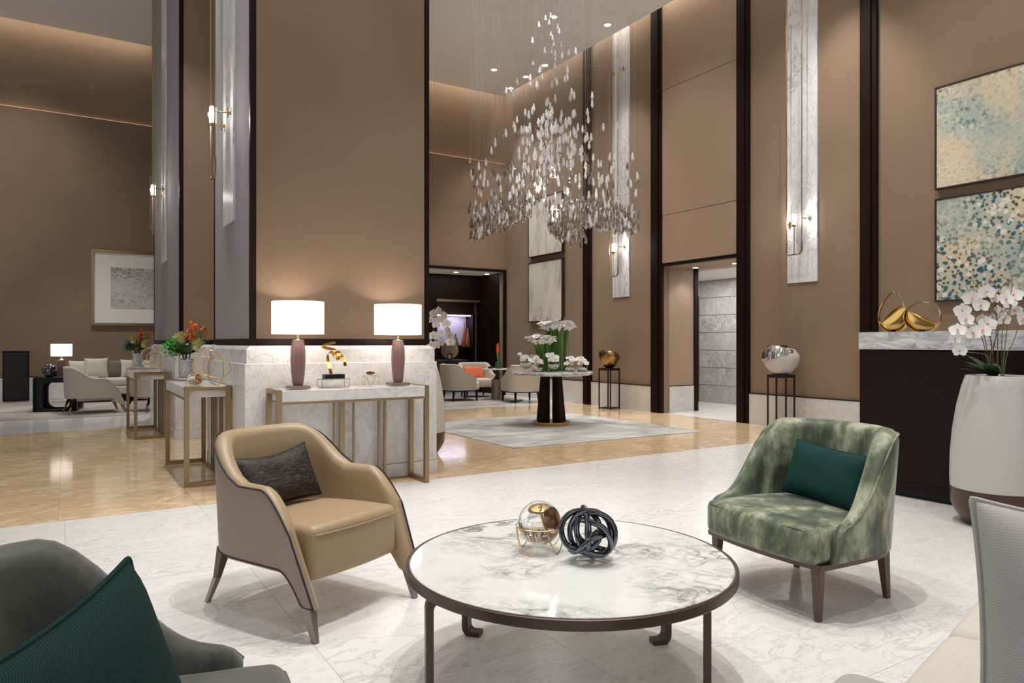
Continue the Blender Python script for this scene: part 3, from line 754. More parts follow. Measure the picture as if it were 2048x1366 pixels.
for i in range(9):
    sec = []
    for k in range(60):
        a = lerp(radians(140), radians(300), k/59); lo = 2.6*(k/59)**1.5+.25*sin(k*.5)*.3; r, z = pr2(lerp(lo, 5, i/8)); rr = r*(1.0+.012*(k % 2))
        x, y, z2 = bfn(rr*cos(a), rr*sin(a), z, a); sec.append((x, y, z2+.004*h))
    secs.append(sec)
m.loft(secs, False, False); m.build('silver_rim', 'steel', bt, smooth=0)
m = MB(); m.lathe([(.3*s, .0), (.32*s, .05*h), (.2*s, .1*h), (.05*s, .12*h)], 16, (.1*s, 0, .93*h)); m.build('dark_mouth', 'black', bt)

# ------------------------------------------------------------------ gold sculptures on the counter
def loop_sculpture(label, p, h, w, kind):
    t = thing('gold_sculpture', label, 'sculpture', p, PSI-pi/2+.25, 'gold leaf loop sculptures')
    n = 44; pts = []; m = MB(); secs = []
    for i in range(n+1):
        a = -pi/2+2*pi*i/n+(.25 if kind else -.25)
        if kind == 0:   # pointed upright leaf loop
            x = w*.5*cos(a)*(1-.35*sin(a)); z = h*.5*(1+sin(a))
        else:
            x = w*.5*cos(a); z = h*.5*(1+sin(a))
        wd2 = .045+.02*max(0, -sin(a))
        y0 = -.02*cos(2*a)
        q = .012
        nx, nz = cos(a)*q, sin(a)*q
        secs.append([(x, y0-wd2/2, z), (x-nx*.35, y0-wd2/2, z-nz*.35), (x-nx*.35, y0+wd2/2, z-nz*.35), (x, y0+wd2/2, z)])
    m.loft(secs, True, True); m.build('loop_band', 'gold', t, smooth=50)
    # dished leaf filling the lower part
    m = MB(); V = []; F = []
    P = []
    for i in range(15):
        a = lerp(-1.15*pi, -.16*pi, i/14) if kind else lerp(-.78*pi, .12*pi, i/14)
        P.append((w*.5*cos(a)*.97*(1-(.35*sin(a) if kind == 0 else 0)), h*.5*(1+sin(a)*.97)))
    c0 = P[0]; c1 = P[-1]
    secs = []
    for j in range(7):
        s_ = j/6; row = []
        for i, (x, z) in enumerate(P):
            tt = i/14; cx, cz = lerp(c0[0], c1[0], tt), lerp(c0[1], c1[1], tt)+(.0 if kind else .03*sin(pi*tt))
            row.append((lerp(x, cx, s_), -.012*sin(pi*s_)*sin(pi*tt)-.008+.02*s_*(tt-.5), lerp(z, cz, s_)))
        secs.append(row)
    m.loft(secs, False, False); o = m.build('leaf', 'gold', t, smooth=60)
    so = o.modifiers.new('s', 'SOLIDIFY'); so.thickness = .004
    m = MB(); m.box(-.05, .05, -.03, .03, 0, .006); m.build('foot', 'black', t)
    return t
def ctop(u, a):      # point on the counter slab at image column u
    b = wall_a(u, a); return W(a, b, 1.231)
loop_sculpture('taller gold leaf loop sculpture, left one on the reception counter', ctop(1787, 5.62), .325, .20, 0)
loop_sculpture('rounder gold loop sculpture, right one on the reception counter', ctop(1846, 5.62), .235, .255, 1)

# ------------------------------------------------------------------ tall planters with orchids
def planter(label, p, k=1.0):
    t = thing('planter', label, 'planter', p, 0, 'tall tapered planters with brown bases')
    t.scale = (k, k, 1.0)
    m = MB(); m.lathe([(.285, .23), (.288, .30), (.284, .45), (.27, .60), (.245, .75), (.215, .87), (.192, .940), (.186, .943), (.178, .935), (.185, .90)], 48, cap=False); m.build('white_body', 'ceramic_white', t, smooth=50)
    m = MB(); m.lathe([(.17, 0), (.21, .012), (.255, .07), (.282, .125), (.287, .229), (.28, .2295)], 48); m.build('brown_base', 'pot_brown', t, smooth=50)
    m = MB(); m.lathe([(.183, .905), (.05, .915), (.001, .918)], 24); m.build('soil', 'soil', t)
    return t
PT = Vector((3.07, 4.50, 0)); planter('tall white planter with brown base holding orchids, in front of the counter', PT, .90)
P2 = W(3.10, 6.78); planter('tall white planter half hidden behind the big pillar', P2)
def petal(m, L, Wd, M, curl=.25, n=5, cup=.15):
    secs = []
    for i in range(n+1):
        t = i/n; w = Wd*(sin(pi*min(1, .08+t*.92))**.7)*.5; z = curl*L*t*t
        secs.append([(L*t, -w, z+cup*w), (L*t, 0, z), (L*t, w, z+cup*w)])
    m.loft(secs, False, False, M=M)
def orchid_flower(r=.042):
    m = MB()
    for k, (a, L, wd2) in enumerate(((90, 1, .75), (215, .95, .7), (325, .95, .7), (15, 1.05, 1.15), (165, 1.05, 1.15))):
        petal(m, r*L, r*wd2, Matrix.Rotation(radians(a), 4, 'Z') @ Matrix.Rotation(radians(-8), 4, 'Y'), .12)
    petal(m, r*.5, r*.45, Matrix.Translation((0, 0, .004)) @ Matrix.Rotation(radians(-90), 4, 'Z') @ Matrix.Rotation(radians(-50), 4, 'Y'), .3)
    m.sphere((0, 0, .006), r*.14, 8, 6)
    return m
fm = orchid_flower().build('bloom', 'petal', None, smooth=60)
fmesh = fm.data; bpy.data.objects.remove(fm)
coremb = MB(); coremb.sphere((0, 0, .010), .006, 8, 6, (1, 1.3, 1)); cm_ = coremb.build('bloom_core', 'petal_core', None); cmesh = cm_.data; bpy.data.objects.remove(cm_)
def orchid(label, root, stems, leaves=5, twigs=0, fs=1.0, seed=1, face=(-.3, -1, .1)):
    r = random.Random(seed)
    t = thing('orchid', label, 'orchid', root, 0, 'white orchids')
    for path, flowers in stems:
        pts = spline(path, 8); m = MB(); m.tube(pts, .004, 6, r2=.002); m.build('flower_stem', 'leaf_olive', t)
        for f in flowers:
            p = Vector(f)
            o = bpy.data.objects.new('bloom', fmesh); col.objects.link(o); o.parent = t
            d = Vector(face)+Vector((r.uniform(-.7, .7), r.uniform(-.3, .3), r.uniform(-.5, .5)))
            o.rotation_euler = d.to_track_quat('Z', 'Y').to_euler(); o.location = p; s_ = fs*r.uniform(.85, 1.15); o.scale = (s_, s_, s_)
            o['kind'] = 'part'; del o['kind']
            c = bpy.data.objects.new('bloom_core', cmesh); col.objects.link(c); c.parent = o
    for i in range(leaves):
        a = r.uniform(0, 2*pi); m = MB(); petal(m, r.uniform(.14, .22), .07, Matrix.Rotation(a, 4, 'Z') @ Matrix.Rotation(radians(-r.uniform(20, 55)), 4, 'Y'), -.25, 8)
        m.build('leaf', 'leaf_dark', t, smooth=60)
    for i in range(twigs):
        a = r.uniform(-1, 1); P = [(r.uniform(-.03, .03), r.uniform(-.03, .03), 0)]
        for k in range(1, 8): P.append((P[-1][0]+a*.022+r.uniform(-.022, .022), P[-1][1]+r.uniform(-.02, .02), k*.088))
        m = MB(); m.tube(spline(P, 3), .003, 5, r2=.0012)
        for k in (4, 5, 6):
            q = Vector(P[k]); m.tube([q, q+Vector((r.uniform(-.06, .06), r.uniform(-.03, .03), .05)), q+Vector((r.uniform(-.11, .11), r.uniform(-.04, .04), .11))], .0016, 4)
        m.build('twig', 'twig', t)
    return t
def rel(u, v, Y, root):
    p = up_(u, v, Y); return (p.x-root[0], p.y-root[1], p.z-root[2])
R1 = PT+Vector((-.02, 0, .93))
fl = [(1925, 622), (1944, 598), (1960, 640), (1934, 655), (1985, 597), (1999, 625), (2010, 600), (1974, 650), (1986, 640), (2026, 592), (2031, 622), (1915, 662), (1908, 678), (2042, 640), (1960, 612), (1946, 668), (1963, 663), (1972, 585), (1919, 703), (2020, 610), (2005, 640), (1930, 640)]
YT = 4.46; rr = random.Random(5)
F3 = [rel(u, v, YT+rr.uniform(-.09, .09), R1) for u, v in fl]
stems = [([(0, 0, 0), (-.02, 0, .12), (-.03, 0, .26), F3[0]], [F3[i] for i in (0, 3, 11, 12, 14, 21, 15, 16)]),
         ([(0.02, 0, 0), (.03, .01, .2), (.02, 0, .35), F3[4]], [F3[i] for i in (1, 2, 4, 17, 7, 8)]),
         ([(.05, 0, 0), (.07, 0, .2), (.10, .02, .33), F3[9]], [F3[i] for i in (5, 6, 9, 10, 19, 20)]),
         ([(.06, 0, 0), (.08, 0, .14), (.12, 0, .22), F3[13]], [F3[13]]),
         ([(-.02, 0, 0), (-.05, -.02, .12), (-.1, -.03, .15), F3[18]], [F3[18]])]
o1 = orchid('white orchid with twigs in the planter in front of the counter', R1, stems, 9, 6, 1.22, 3)
R2 = P2+Vector((0, 0, .915)); YP = P2.y
fl2 = [(868, 628), (872, 650), (866, 672), (880, 622), (885, 640), (893, 648), (897, 660), (900, 672), (902, 684), (880, 668), (874, 690), (884, 686), (862, 640), (890, 632), (864, 690), (878, 640)]
F3 = [rel(u, v, YP-.1+rr.uniform(-.08, .08), R2) for u, v in fl2]
stems = [([(0, 0, 0), (.1, -.03, .15), (.2, -.05, .3), F3[3]], F3[3:9]+[F3[13]]), ([(.0, 0, 0), (.08, -.03, .12), F3[2], F3[0]], F3[:3]+F3[9:13]+F3[14:])]
orchid('cream orchid drooping beside the right edge of the big pillar', R2, stems, 5, 0, 1.25, 8)
# ------------------------------------------------------------------ upholstered furniture
def upath(Wd, yf, yb, n_side=10, n_arc=26, p=2.6, ys=.02):
    """plan curve from left front round the back to right front: list of (x, y, nx, ny)"""
    P = []
    for i in range(n_side): P.append((-Wd, lerp(yf, ys, i/n_side)))
    for i in range(n_arc+1):
        a = pi-pi*i/n_arc; c, s_ = cos(a), sin(a)
        P.append((Wd*(1 if c > 0 else -1)*abs(c)**(2/p), ys+(yb-ys)*abs(s_)**(2/p)))
    for i in range(1, n_side+1): P.append((Wd, lerp(ys, yf, i/n_side)))
    out = []
    for i, (x, y) in enumerate(P):
        a = P[max(0, i-1)]; b = P[min(len(P)-1, i+1)]; dx, dy = b[0]-a[0], b[1]-a[1]; l = sqrt(dx*dx+dy*dy) or 1
        out.append((x, y, -dy/l, dx/l))       # outward normal (left of travel)
    return out
def shell_mesh(path, top, bot, th, flare=.0, slant=None, lean=0.0, n_in=5, edge=None):
    """closed cross-sections swept along the plan curve. top/bot/th are functions of (x, y, i)"""
    m = MB(); secs = []; pip = []; n = len(path)
    for i, (x, y, nx, ny) in enumerate(path):
        zt, zb, tk = top(x, y), bot(x, y), th(x, y)
        e_ = min(i, n-1-i)
        if e_ < 4: tk *= (.45, .72, .88, .96)[e_]; zt -= (.05, .022, .008, .002)[e_] if not slant else 0
        def pt(off, z):
            fl_ = flare*(z-zb)/(max(.01, zt-zb)) if True else 0
            yy = y+ny*(off+fl_)+lean*max(0, y)*(z-.3)
            if slant: yy += slant(x, y, z)
            return (x+nx*(off+fl_), yy, z)
        q = tk*.5; sec = []
        H = zt-zb
        for k in range(7): sec.append(pt(0, zb+(H-q)*k/6))
        for k in range(1, 6): a = pi*k/6; sec.append(pt(-q+q*cos(a), zt-q+q*sin(a)))
        for k in range(7): sec.append(pt(-tk, zb+(H-q)*(6-k)/6))
        secs.append(sec); pip.append(pt(.001-q*.12, zt-q*.45))
    m.loft(secs, True, True); return m, pip
def pillow_mesh(w, h, t, n=16, ear=.07, sag=0.0, seed=0, wr=.006):
    m = MB(); r = random.Random(seed); ph = [r.uniform(0, 6) for _ in range(6)]
    idx = {}; V = []; F = []
    def P(i, j, s_):
        u, v = sin(pi/2*(-1+2*i/n)), sin(pi/2*(-1+2*j/n))
        x = u*w/2*(1-ear*(1-v*v)); z = v*h/2*(1-ear*1.3*(1-u*u))
        th = t/2*max(0, (1-u**4)*(1-v**4))**.5
        wrk = wr*sin(5*u+ph[0]+3*v)*sin(4*v+ph[1])*(1-u*u)*(1-v*v)
        z += h/2-sag*(1-u*u)*(v+1)/2
        return (x, s_*th+wrk, z)
    for s_ in (1, -1):
        for i in range(n+1):
            for j in range(n+1):
                edge = i in (0, n) or j in (0, n)
                k = (i, j, 0 if edge else s_)
                if k not in idx: idx[k] = len(V); V.append(P(i, j, 0 if edge else s_))
        for i in range(n):
            for j in range(n):
                q = [(i, j), (i+1, j), (i+1, j+1), (i, j+1)]
                f = [idx[(a, b, 0 if (a in (0, n) or b in (0, n)) else s_)] for a, b in q]
                if s_ > 0: f.reverse()
                F.append(tuple(f))
    m.add(V, F)
    E_ = [P(i, 0, 0) for i in range(n)]+[P(n, j, 0) for j in range(n)]+[P(n-i, n, 0) for i in range(n)]+[P(0, n-j, 0) for j in range(n)]
    return m, E_
def pillow(label, w, h, t, M, mat, pip=None, name='cushion', cat='cushion', grp=None, ear=.07, seed=0, pr=.006, sag=0, wr=.006):
    m, E_ = pillow_mesh(w, h, t, ear=ear, seed=seed, sag=sag, wr=wr)
    o = m.build(name, mat, None, smooth=80); o.matrix_world = M; tag(o, label, cat, grp)
    if pip:
        k = MB(); k.tube(E_, pr, 6, True); k.build('piping', pip, o, smooth=60)
    return o
def TR(loc, rz=0, tilt=0, roll=0):
    return Matrix.Translation(loc) @ Matrix.Rotation(rz, 4, 'Z') @ Matrix.Rotation(tilt, 4, 'X') @ Matrix.Rotation(roll, 4, 'Y')

# --- tub chair: front is local -Y
def tub_chair(label, loc, rz, mat, seatmat, wood_, pipmat, grp, Wd=.335, hb=.745, ha=.43, leg=.215, yf=-.20, yb=.33, name='tub_armchair', seath=.385, base_r=0):
    t = thing(name, label, 'armchair', loc, rz, grp)
    zb = leg+.02
    path = upath(Wd-.03, yf, yb-.03)
    def top(x, y): return ha+(hb-ha)*sstep(yf+.05, yb*.55, y)**1.15
    def th(x, y): return lerp(.055, .10, sstep(yf, yb*.5, y))
    m, pip = shell_mesh(path, top, lambda x, y: zb, th, flare=.035)
    m.build('back_shell', mat, t, smooth=60)
    k = MB(); k.tube(pip, .0045, 6); k.build('piping', pipmat, t)
    for want in (-.45, .45):
        i_ = min(range(len(path)), key=lambda i: abs(path[i][0]-want*Wd)+(10 if path[i][1] < .1 else 0))
        x, y, nx, ny = path[i_]; zt = top(x, y); tk = th(x, y); L_ = []
        for k_ in range(9):
            z = lerp(zt-.03, seath-.02, k_/8); o_ = -tk-.0005+.035*(z-zb)/(zt-zb); L_.append((x+nx*o_, y+ny*o_, z))
        k = MB(); k.tube(L_, .0016, 5); k.build('back_seam', pipmat, t)
    m = MB(); 
    def bulge(P):
        q = Vector(P)
        if P.y < 0: q.y -= .035*(1-(P.x/(Wd*.95))**2)
        if P.y < yf+.03: k_ = (yf+.03-P.y)/.12; q.x *= 1+.055*min(1, k_*2.5)-.11*k_**3
        if P.y > -.05: q.x *= 1-.30*((P.y+.05)/(yb-.05))**2.2
        return q
    def bulge3(P):
        q = bulge(P); q.z = min(q.z, seath)
        if P.z < seath-.05: q.y += 0
        if P.z > seath-.03: q.z += .022*(1-(P.x/Wd)**2)*(1-((P.y)/.40)**2)
        return q
    m.rbox(-Wd+.045, Wd-.045, yf-.09, yb-.10, zb, seath, .04, 4, 8, bulge3); m.build('seat', seatmat, t, smooth=60)
    def bulge2(P):
        q = bulge(P)
        if P.z > seath-.03: q.z += .02*(1-(P.x/Wd)**2)*(1-((P.y)/.35)**2)
        return q
    # piping round the front edge of the seat cushion
    E_ = [(x, yf-.078-.035*(1-(x/(Wd*.95))**2), seath-.010) for x in [lerp(-Wd+.095, Wd-.095, i/12) for i in range(13)]]
    E_ = [(-Wd+.058, yf-.02, seath-.010), (-Wd+.062, yf-.05, seath-.010)]+E_+[(Wd-.062, yf-.05, seath-.010), (Wd-.058, yf-.02, seath-.010)]
    k = MB(); k.tube(E_, .005, 6); k.build('piping', pipmat, t)
    # wooden base frame
    ring = []
    pth = upath(Wd-.035, yf-.055, yb-.05, 6, 20)
    F_ = [(x, yf-.05-.035*(1-(x/(Wd*.95))**2)) for x in [lerp(-Wd+.037, Wd-.037, i/10) for i in range(11)]]
    m = MB(); m.prism([(x, y) for x, y, nx, ny in pth][::-1]+F_, leg, zb+.002); m.build('base_frame', wood_, t)
    for (x, y) in ((-Wd+.075, yf-.03), (Wd-.075, yf-.03), (-Wd+.12, yb-.15), (Wd-.12, yb-.15)):
        sx = 1 if x > 0 else -1; sy = 1 if y > 0 else -1
        a = .021; b = .012; ox, oy = sx*.006, (.020 if sy > 0 else -.006)
        m = MB(); m.loft([[(x-a, y-a, leg+.005), (x+a, y-a, leg+.005), (x+a, y+a, leg+.005), (x-a, y+a, leg+.005)], [(x+ox-b, y+oy-b, 0), (x+ox+b, y+oy-b, 0), (x+ox+b, y+oy+b, 0), (x+ox-b, y+oy+b, 0)]][::-1])
        m.build('leg', wood_, t, bevel=.003)
    return t
GV = (1.335, 3.30, 0); GR = radians(-62.4)
gv = tub_chair('mottled green velvet tub armchair on dark wooden legs, right of the round table', GV, GR, 'velvet', 'velvet', 'walnut', 'velvet', 'velvet tub armchairs', Wd=.362, yb=.40, ha=.405, hb=.765, seath=.385)
def on(loc, rz, p): return Matrix.Translation(loc) @ Matrix.Rotation(rz, 4, 'Z') @ Vector(p)
pillow('small teal cushion in the mottled green velvet armchair', .44, .27, .12, TR(on(GV, GR, (.02, .10, .40)), GR, radians(-20), radians(4)), 'teal_cloth', 'teal_cloth', seed=2, pr=.004)
GL = (-.75, 1.32, 0); GLR = radians(108)
tub_chair('dark grey green velvet armchair cropped at the bottom left corner', GL, GLR, 'velvet_dark', 'velvet_dark', 'walnut', 'velvet_dark', 'velvet tub armchairs', Wd=.325, yb=.36, yf=-.22, hb=.735, ha=.45, seath=.40)
PLX = Matrix.Translation((-.625, 1.185, .375)) @ Matrix(((.03, .958, -.285, 0), (.998, -.03, .0, 0), (.0, -.285, .958, 0), (0, 0, 0, 1)))
PLX = Matrix.Translation((-.625, 1.15, .365)) @ Matrix.Rotation(radians(84), 4, 'Z') @ Matrix.Rotation(radians(-17), 4, 'X') @ Matrix.Rotation(radians(-7), 4, 'Y')
pillow('large dark teal ribbed cushion in the bottom left armchair', .44, .37, .15, PLX, 'teal_ribbed', 'teal_ribbed', seed=4, pr=.008, ear=.09)

# --- leather armchair with sloping arms running into the front legs: front is local -Y
def leather_chair(label, loc, rz, inner, outer, pipm, legm, tipm, grp):
    t = thing('sloped_armchair', label, 'armchair', loc, rz, grp)
    Wd, yf, yb = .308, -.27, .335
    path = upath(Wd, yf, yb, 26, 30, 2.8, .02)
    zbod = .245
    def top(x, y):
        a = .57+(.755-.57)*sstep(.0, .31, y)
        return a-.15*(max(0, (-y-.165)/.105))**2.2
    def bot(x, y):
        if y > -.135: return zbod
        return lerp(zbod, .125, min(1, (-.135-y)/.07)**2.0)
        k = sstep(-.10, -.175, y) if False else max(0, min(1, (-.10-y)/.085))
        return lerp(zbod, .125, k**1.5*(3-2*k**.5) if k < 1 else 1)
    def slant(x, y, z):
        k = max(0, min(1, (.0-y)/.19)); k = k*k*(3-2*k)
        return -k*.19*(.575-z)/.45+.05*k
    m, pip = shell_mesh(path, top, bot, lambda x, y: lerp(.055, .075, sstep(yf, .1, y)), flare=.02, slant=slant)
    o = m.build('shell', outer, t, smooth=60)
    # inner face gets the seat leather
    me = o.data; me.materials.append(MT[inner]); 
    n = 19
    for p_ in me.polygons:
        ks = [v % n for v in p_.vertices]
        if len(ks) == 4 and min(ks) >= 7: p_.material_index = 1
    # dark piping along the outer top edge, down the front edge
    outer_line = []; L = len(path)
    for i, (x, y, nx, ny) in enumerate(path):
        zt, zb, tk = top(x, y), bot(x, y), .06
        z = zt-.012; fl_ = .02*(z-zb)/(zt-zb)
        outer_line.append((x+nx*(fl_+.001), y+ny*(fl_+.001)+slant(x, y, z), z))
    def front(side):
        x, y, nx, ny = path[0 if side < 0 else -1]; zt, zb = top(x, y), bot(x, y); out = []
        for i in range(9):
            z = lerp(zt-.02, zb, i/8); fl_ = .02*(z-zb)/(zt-zb); out.append((x+nx*fl_, y+slant(x, y, z)-.002, z))
        return out
    line = list(reversed(front(-1)))+outer_line+front(1)
    k = MB(); k.tube(line, .0045, 6); k.build('piping', pipm, t)
    low = []
    for i, (x, y, nx, ny) in enumerate(path):
        zb = bot(x, y); low.append((x+nx*.001, y+slant(x, y, zb), zb+.004))
    k = MB(); k.tube(low, .0035, 6); k.build('piping', pipm, t)
    def f1(P):
        q = Vector(P)
        if P.y < -.1: q.y -= .03*(1-(P.x/.3)**2)
        if P.z > .36: q.z += .028*(1-(P.x/.32)**2)*(1-((P.y+.03)/.33)**2)+.02*(-P.y)/.3
        return q
    m = MB(); m.rbox(-.252, .252, -.325, .23, .20, .395, .035, 4, 8, f1); m.build('seat', inner, t, smooth=60)
    E_ = [(x, -.327-.03*(1-(x/.3)**2), .385) for x in [lerp(-.225, .225, i/12) for i in range(13)]]
    k = MB(); k.tube([(-.251, -.15, .375)]+[(-.248, -.29, .382)]+E_+[(.248, -.29, .382), (.251, -.15, .375)], .003, 6); k.build('seat_seam', inner, t)
    # inside back padding
    for sx in (-1, 1):
        x, y, nx, ny = path[0 if sx < 0 else -1]; zb = bot(x, y); ys = y+slant(x, y, zb)
        cx = sx*(Wd-.022); y0 = ys+.045
        m = MB(); m.loft([[(cx+q*sx-.008, y0+w-.045, 0) for q, w in ((-.008, -.012), (.012, -.012), (.012, .012), (-.008, .012))], [(cx+q*sx-.004, y0+w, .135) for q, w in ((-.014, -.03), (.02, -.03), (.02, .028), (-.014, .028))]])
        m.build('leg_tip', tipm, t, bevel=.003)
        x, y = sx*.235, .235
        def q4(cx, cy, a, z): return [(cx-a, cy-a, z), (cx+a, cy-a, z), (cx+a, cy+a, z), (cx-a, cy+a, z)]
        m = MB(); m.loft([q4(x, y+.055, .013, .11), q4(x, y, .024, .26)]); lg = m.build('rear_leg', legm, t, bevel=.003)
        m = MB(); m.loft([q4(x+sx*.02, y+.095, .010, 0), q4(x, y+.055, .0135, .112)]); m.build('metal_tip', tipm, lg, bevel=.002)
    return t
LV = (-.935, 3.19, 0); LR = radians(57.1)
leather_chair('beige leather armchair with dark piping, left of the round marble table', LV, LR, 'leather', 'leather_outer', 'piping', 'walnut', 'bronze', 'sloped arm armchairs')
pillow('dark brown rectangular cushion in the beige leather armchair', .43, .26, .13, TR(on(LV, LR, (-.03, .085, .42)), LR, radians(-24), radians(-3)), 'brown_cushion', 'brown_cushion', seed=7, pr=.005, sag=.02)

# --- round marble coffee table
TC = Vector((.201, 2.489, 0)); TR_ = .567; TH = .40
ct2 = thing('coffee_table', 'large round white marble coffee table with a dark bronze rim', 'coffee table', TC, 0)
m = MB(); m.lathe([(TR_-.014, TH-.022), (TR_-.012, TH-.004), (TR_-.016, TH), (.3, TH), (.001, TH)], 96); m.build('marble_top', 'table_marble', ct2, smooth=30)
m = MB(); m.lathe([(TR_-.05, TH-.034), (TR_-.004, TH-.034), (TR_, TH-.030), (TR_, TH-.003), (TR_-.004, TH-.001), (TR_-.012, TH-.001), (TR_-.012, TH-.025), (TR_-.05, TH-.026)], 96, cap=False); m.build('rim', 'dark_bronze', ct2, smooth=30)
for (lx, ly) in ((-.453, -.285), (.399, -.285), (-.375, .318), (.386, .241)):
    dl = Vector((lx, ly*.35)).normalized(); R_ = .0; a = 0; pts = [(R_-.11, TH-.040), (R_-.03, TH-.040)]
    pts += [(R_-.03+.035*sin(pi/2*k/6), TH-.040-.035*(1-cos(pi/2*k/6))) for k in range(1, 7)]
    pts += [(R_+.005, .038)]+[(R_-.025+.030*cos(pi/2*k/6), .036-.030*sin(pi/2*k/6)) for k in range(1, 7)]+[(R_-.055, .006)]
    P = [(lx+q*dl.x, ly+q*dl.y, z) for q, z in pts]
    m = MB(); m.band(P, (-dl.y, dl.x, 0), .050, .024); m.build('leg', 'dark_bronze', ct2, smooth=40, bevel=.0015)

# --- lobby table
LT = Vector((.545, 9.92, 0)); LH = .745
lt = thing('lobby_table', 'round marble topped table on a dark tapered pedestal, covered in flowers', 'table', LT, PSI)
m = MB(); m.lathe([(.54, LH-.055), (.575, LH-.045), (.587, LH-.02), (.58, LH), (.001, LH)], 64); m.build('marble_top', 'counter_marble', lt, smooth=40)
m = MB(); m.lathe([(.255, 0), (.262, .01), (.262, .045), (.25, .05), (.001, .05)], 48); m.build('gold_base', 'gold_wire', lt, smooth=40)
for k in range(4):
    a = pi/2*k+.224; M = Matrix.Rotation(a, 4, 'Z')
    m = MB(); m.loft([[(.088, -.06, .05), (.225, -.06, .05), (.225, .06, .05), (.088, .06, .05)], [(.080, -.052, LH-.055), (.155, -.052, LH-.055), (.155, .052, LH-.055), (.080, .052, LH-.055)]], M=M)
    m.build('tapered_post', 'espresso', lt, bevel=.006)

# --- rugs
def flat(name, label, poly, mat, cat='rug', z=.008):
    m = MB(); m.prism(poly, .0005, z); o = m.build(name, mat, None, rot=ROOM, smooth=0, bevel=.002); return tag(o, label, cat)
flat('rug', 'square cloudy grey rug under the round lobby flower table', [(4.12, 6.5), (6.95, 6.45), (6.95, 9.3), (4.1, 9.3)], 'rug_cloud')
flat('rug', 'taupe rug under the sofa and armchairs in the far left lounge', [(-9, 12.75), (1.6, 12.75), (1.6, 16.6), (-4.8, 16.6), (-9, 14.5)], 'rug_seating')
P = gp(975, 802); a, b = AB(P); a = min(a-.15, 6.45)
flat('rug', 'grey curved rug under the three cream tub chairs by the dark entrance', [(a+1.45*cos(2*pi*k/40), b+.25+1.02*sin(2*pi*k/40)) for k in range(40)], 'rug_seating')

# --- near sofa at the bottom right
E0 = Vector((.78, 1.49, 0)); DV = Vector((.70, .714, 0)).normalized(); RS = atan2(DV.y, DV.x)
# local: x along the sofa (away from camera), -y is towards the room (front... ) use x = DV, front towards +y (left side)
sf = thing('sofa', 'light beige fabric sofa cropped at the bottom right corner', 'sofa', E0, RS)
def puff(P, z0=.36, cx=0, cy=0, rx=.4, ry=.4, k=.02):
    q = Vector(P)
    if P.z > z0: q.z += k*(1-((P.x-cx)/rx)**2)*(1-((P.y-cy)/ry)**2)
    return q
for (x0, x1) in ((-.10, .46), (.465, 1.12)):
    xm = (x0+x1)/2
    m = MB(); m.rbox(x0, x1, -.62, 0, .235, .415, .045, 4, 8, lambda P: puff(P, .38, xm, -.31, .5, .35, .02)); m.build('seat_cushion', 'sofa_fabric', sf, smooth=60)
m = MB(); m.rbox(-.10, 1.1, -.86, -.03, .10, .235, .02, 3, 4); m.build('base', 'sofa_fabric', sf, smooth=60)
m = MB(); m.rbox(-.10, 1.1, -.90, -.66, .10, .70, .05, 4, 4); m.build('backrest', 'sofa_fabric', sf, smooth=60)
m = MB(); m.rbox(-.34, -.105, -.90, .05, .10, .50, .045, 4, 4); m.build('armrest', 'pillow_fabric', sf, smooth=60)
for x in (-.25, 1.0):
    for y in (-.82, -.1):
        m = MB(); m.lathe([(.015, 0), (.022, .1)], 12, (x, y, 0)); m.build('leg', 'walnut', sf)
PLM = TR(Vector((1.05, 1.12, .41)), radians(-14), radians(-9), radians(2))
pillow('grey woven back cushion standing on the bottom right sofa', .56, .46, .20, PLM, 'pillow_fabric', 'pillow_fabric', seed=11, pr=.006, ear=.05, wr=.022, sag=.015)

# --- cream tub chairs of the far lounge
def far_tub(label, p, rz):
    return tub_chair(label, p, rz, 'beige_chair', 'cream_fabric', 'black', 'taupe_fabric', 'cream tub chairs by the dark entrance', Wd=.36, hb=.72, ha=.49, leg=.19, yf=-.24, yb=.34, name='tub_armchair', seath=.37)
pb = gp(914, 803); far_tub('cream tub chair seen from behind, right next to the big pillar', (pb.x, pb.y+.25, 0), radians(118))
pc = gp(950, 796); fc = (pc.x, pc.y+.35, 0); far_tub('cream tub chair facing the camera with an orange cushion', fc, radians(22))
pillow('small orange cushion in the cream tub chair', .46, .27, .12, TR(on(fc, radians(22), (-.02, .06, .385)), radians(22), radians(-18)), 'orange_cushion', 'orange_cushion', seed=3, pr=.004)
pd = gp(1042, 806); far_tub('cream tub chair seen from behind, left of the lobby table', (pd.x+.03, pd.y+.2, 0), radians(180+25))
p = gp(994, 800); p.y += .05
st = thing('side_table', 'small side table with a turned dark neck between the cream tub chairs', 'side table', p, PSI)
m = MB(); m.lathe([(.30, .60), (.31, .605), (.31, .618), (.30, .62), (.001, .62)], 40); m.build('top', 'carrara', st)
m = MB(); m.lathe([(.10, .40), (.06, .43), (.035, .48), (.03, .54), (.06, .58), (.09, .60)], 24); m.build('neck', 'dark_bronze', st)
m = MB(); m.lathe([(.115, 0), (.115, .40), (.001, .40)], 24); m.build('drum', 'bronze', st)
va = thing('flower_vase', 'glass vase of tall red orange flowers on the small side table', 'vase', (p.x+.03, p.y-.05, .62), 0)
m = MB(); m.lathe([(.05, 0), (.065, .02), (.065, .13), (.05, .14)], 20); m.build('vase', 'leaf_dark', va)
for i in range(5):
    x, y = rnd.uniform(-.035, .035), rnd.uniform(-.03, .03); h = rnd.uniform(.32, .42)
    m = MB(); m.tube([(x*.4, y*.4, .1), (x, y, h)], .008, 6); m.build('stem', 'stem', va)
    m = MB(); m.lathe([(.006, 0), (.018, .03), (.014, .10), (.003, .14)], 8, (x, y, h)); m.build('bloom', 'red_flower', va)
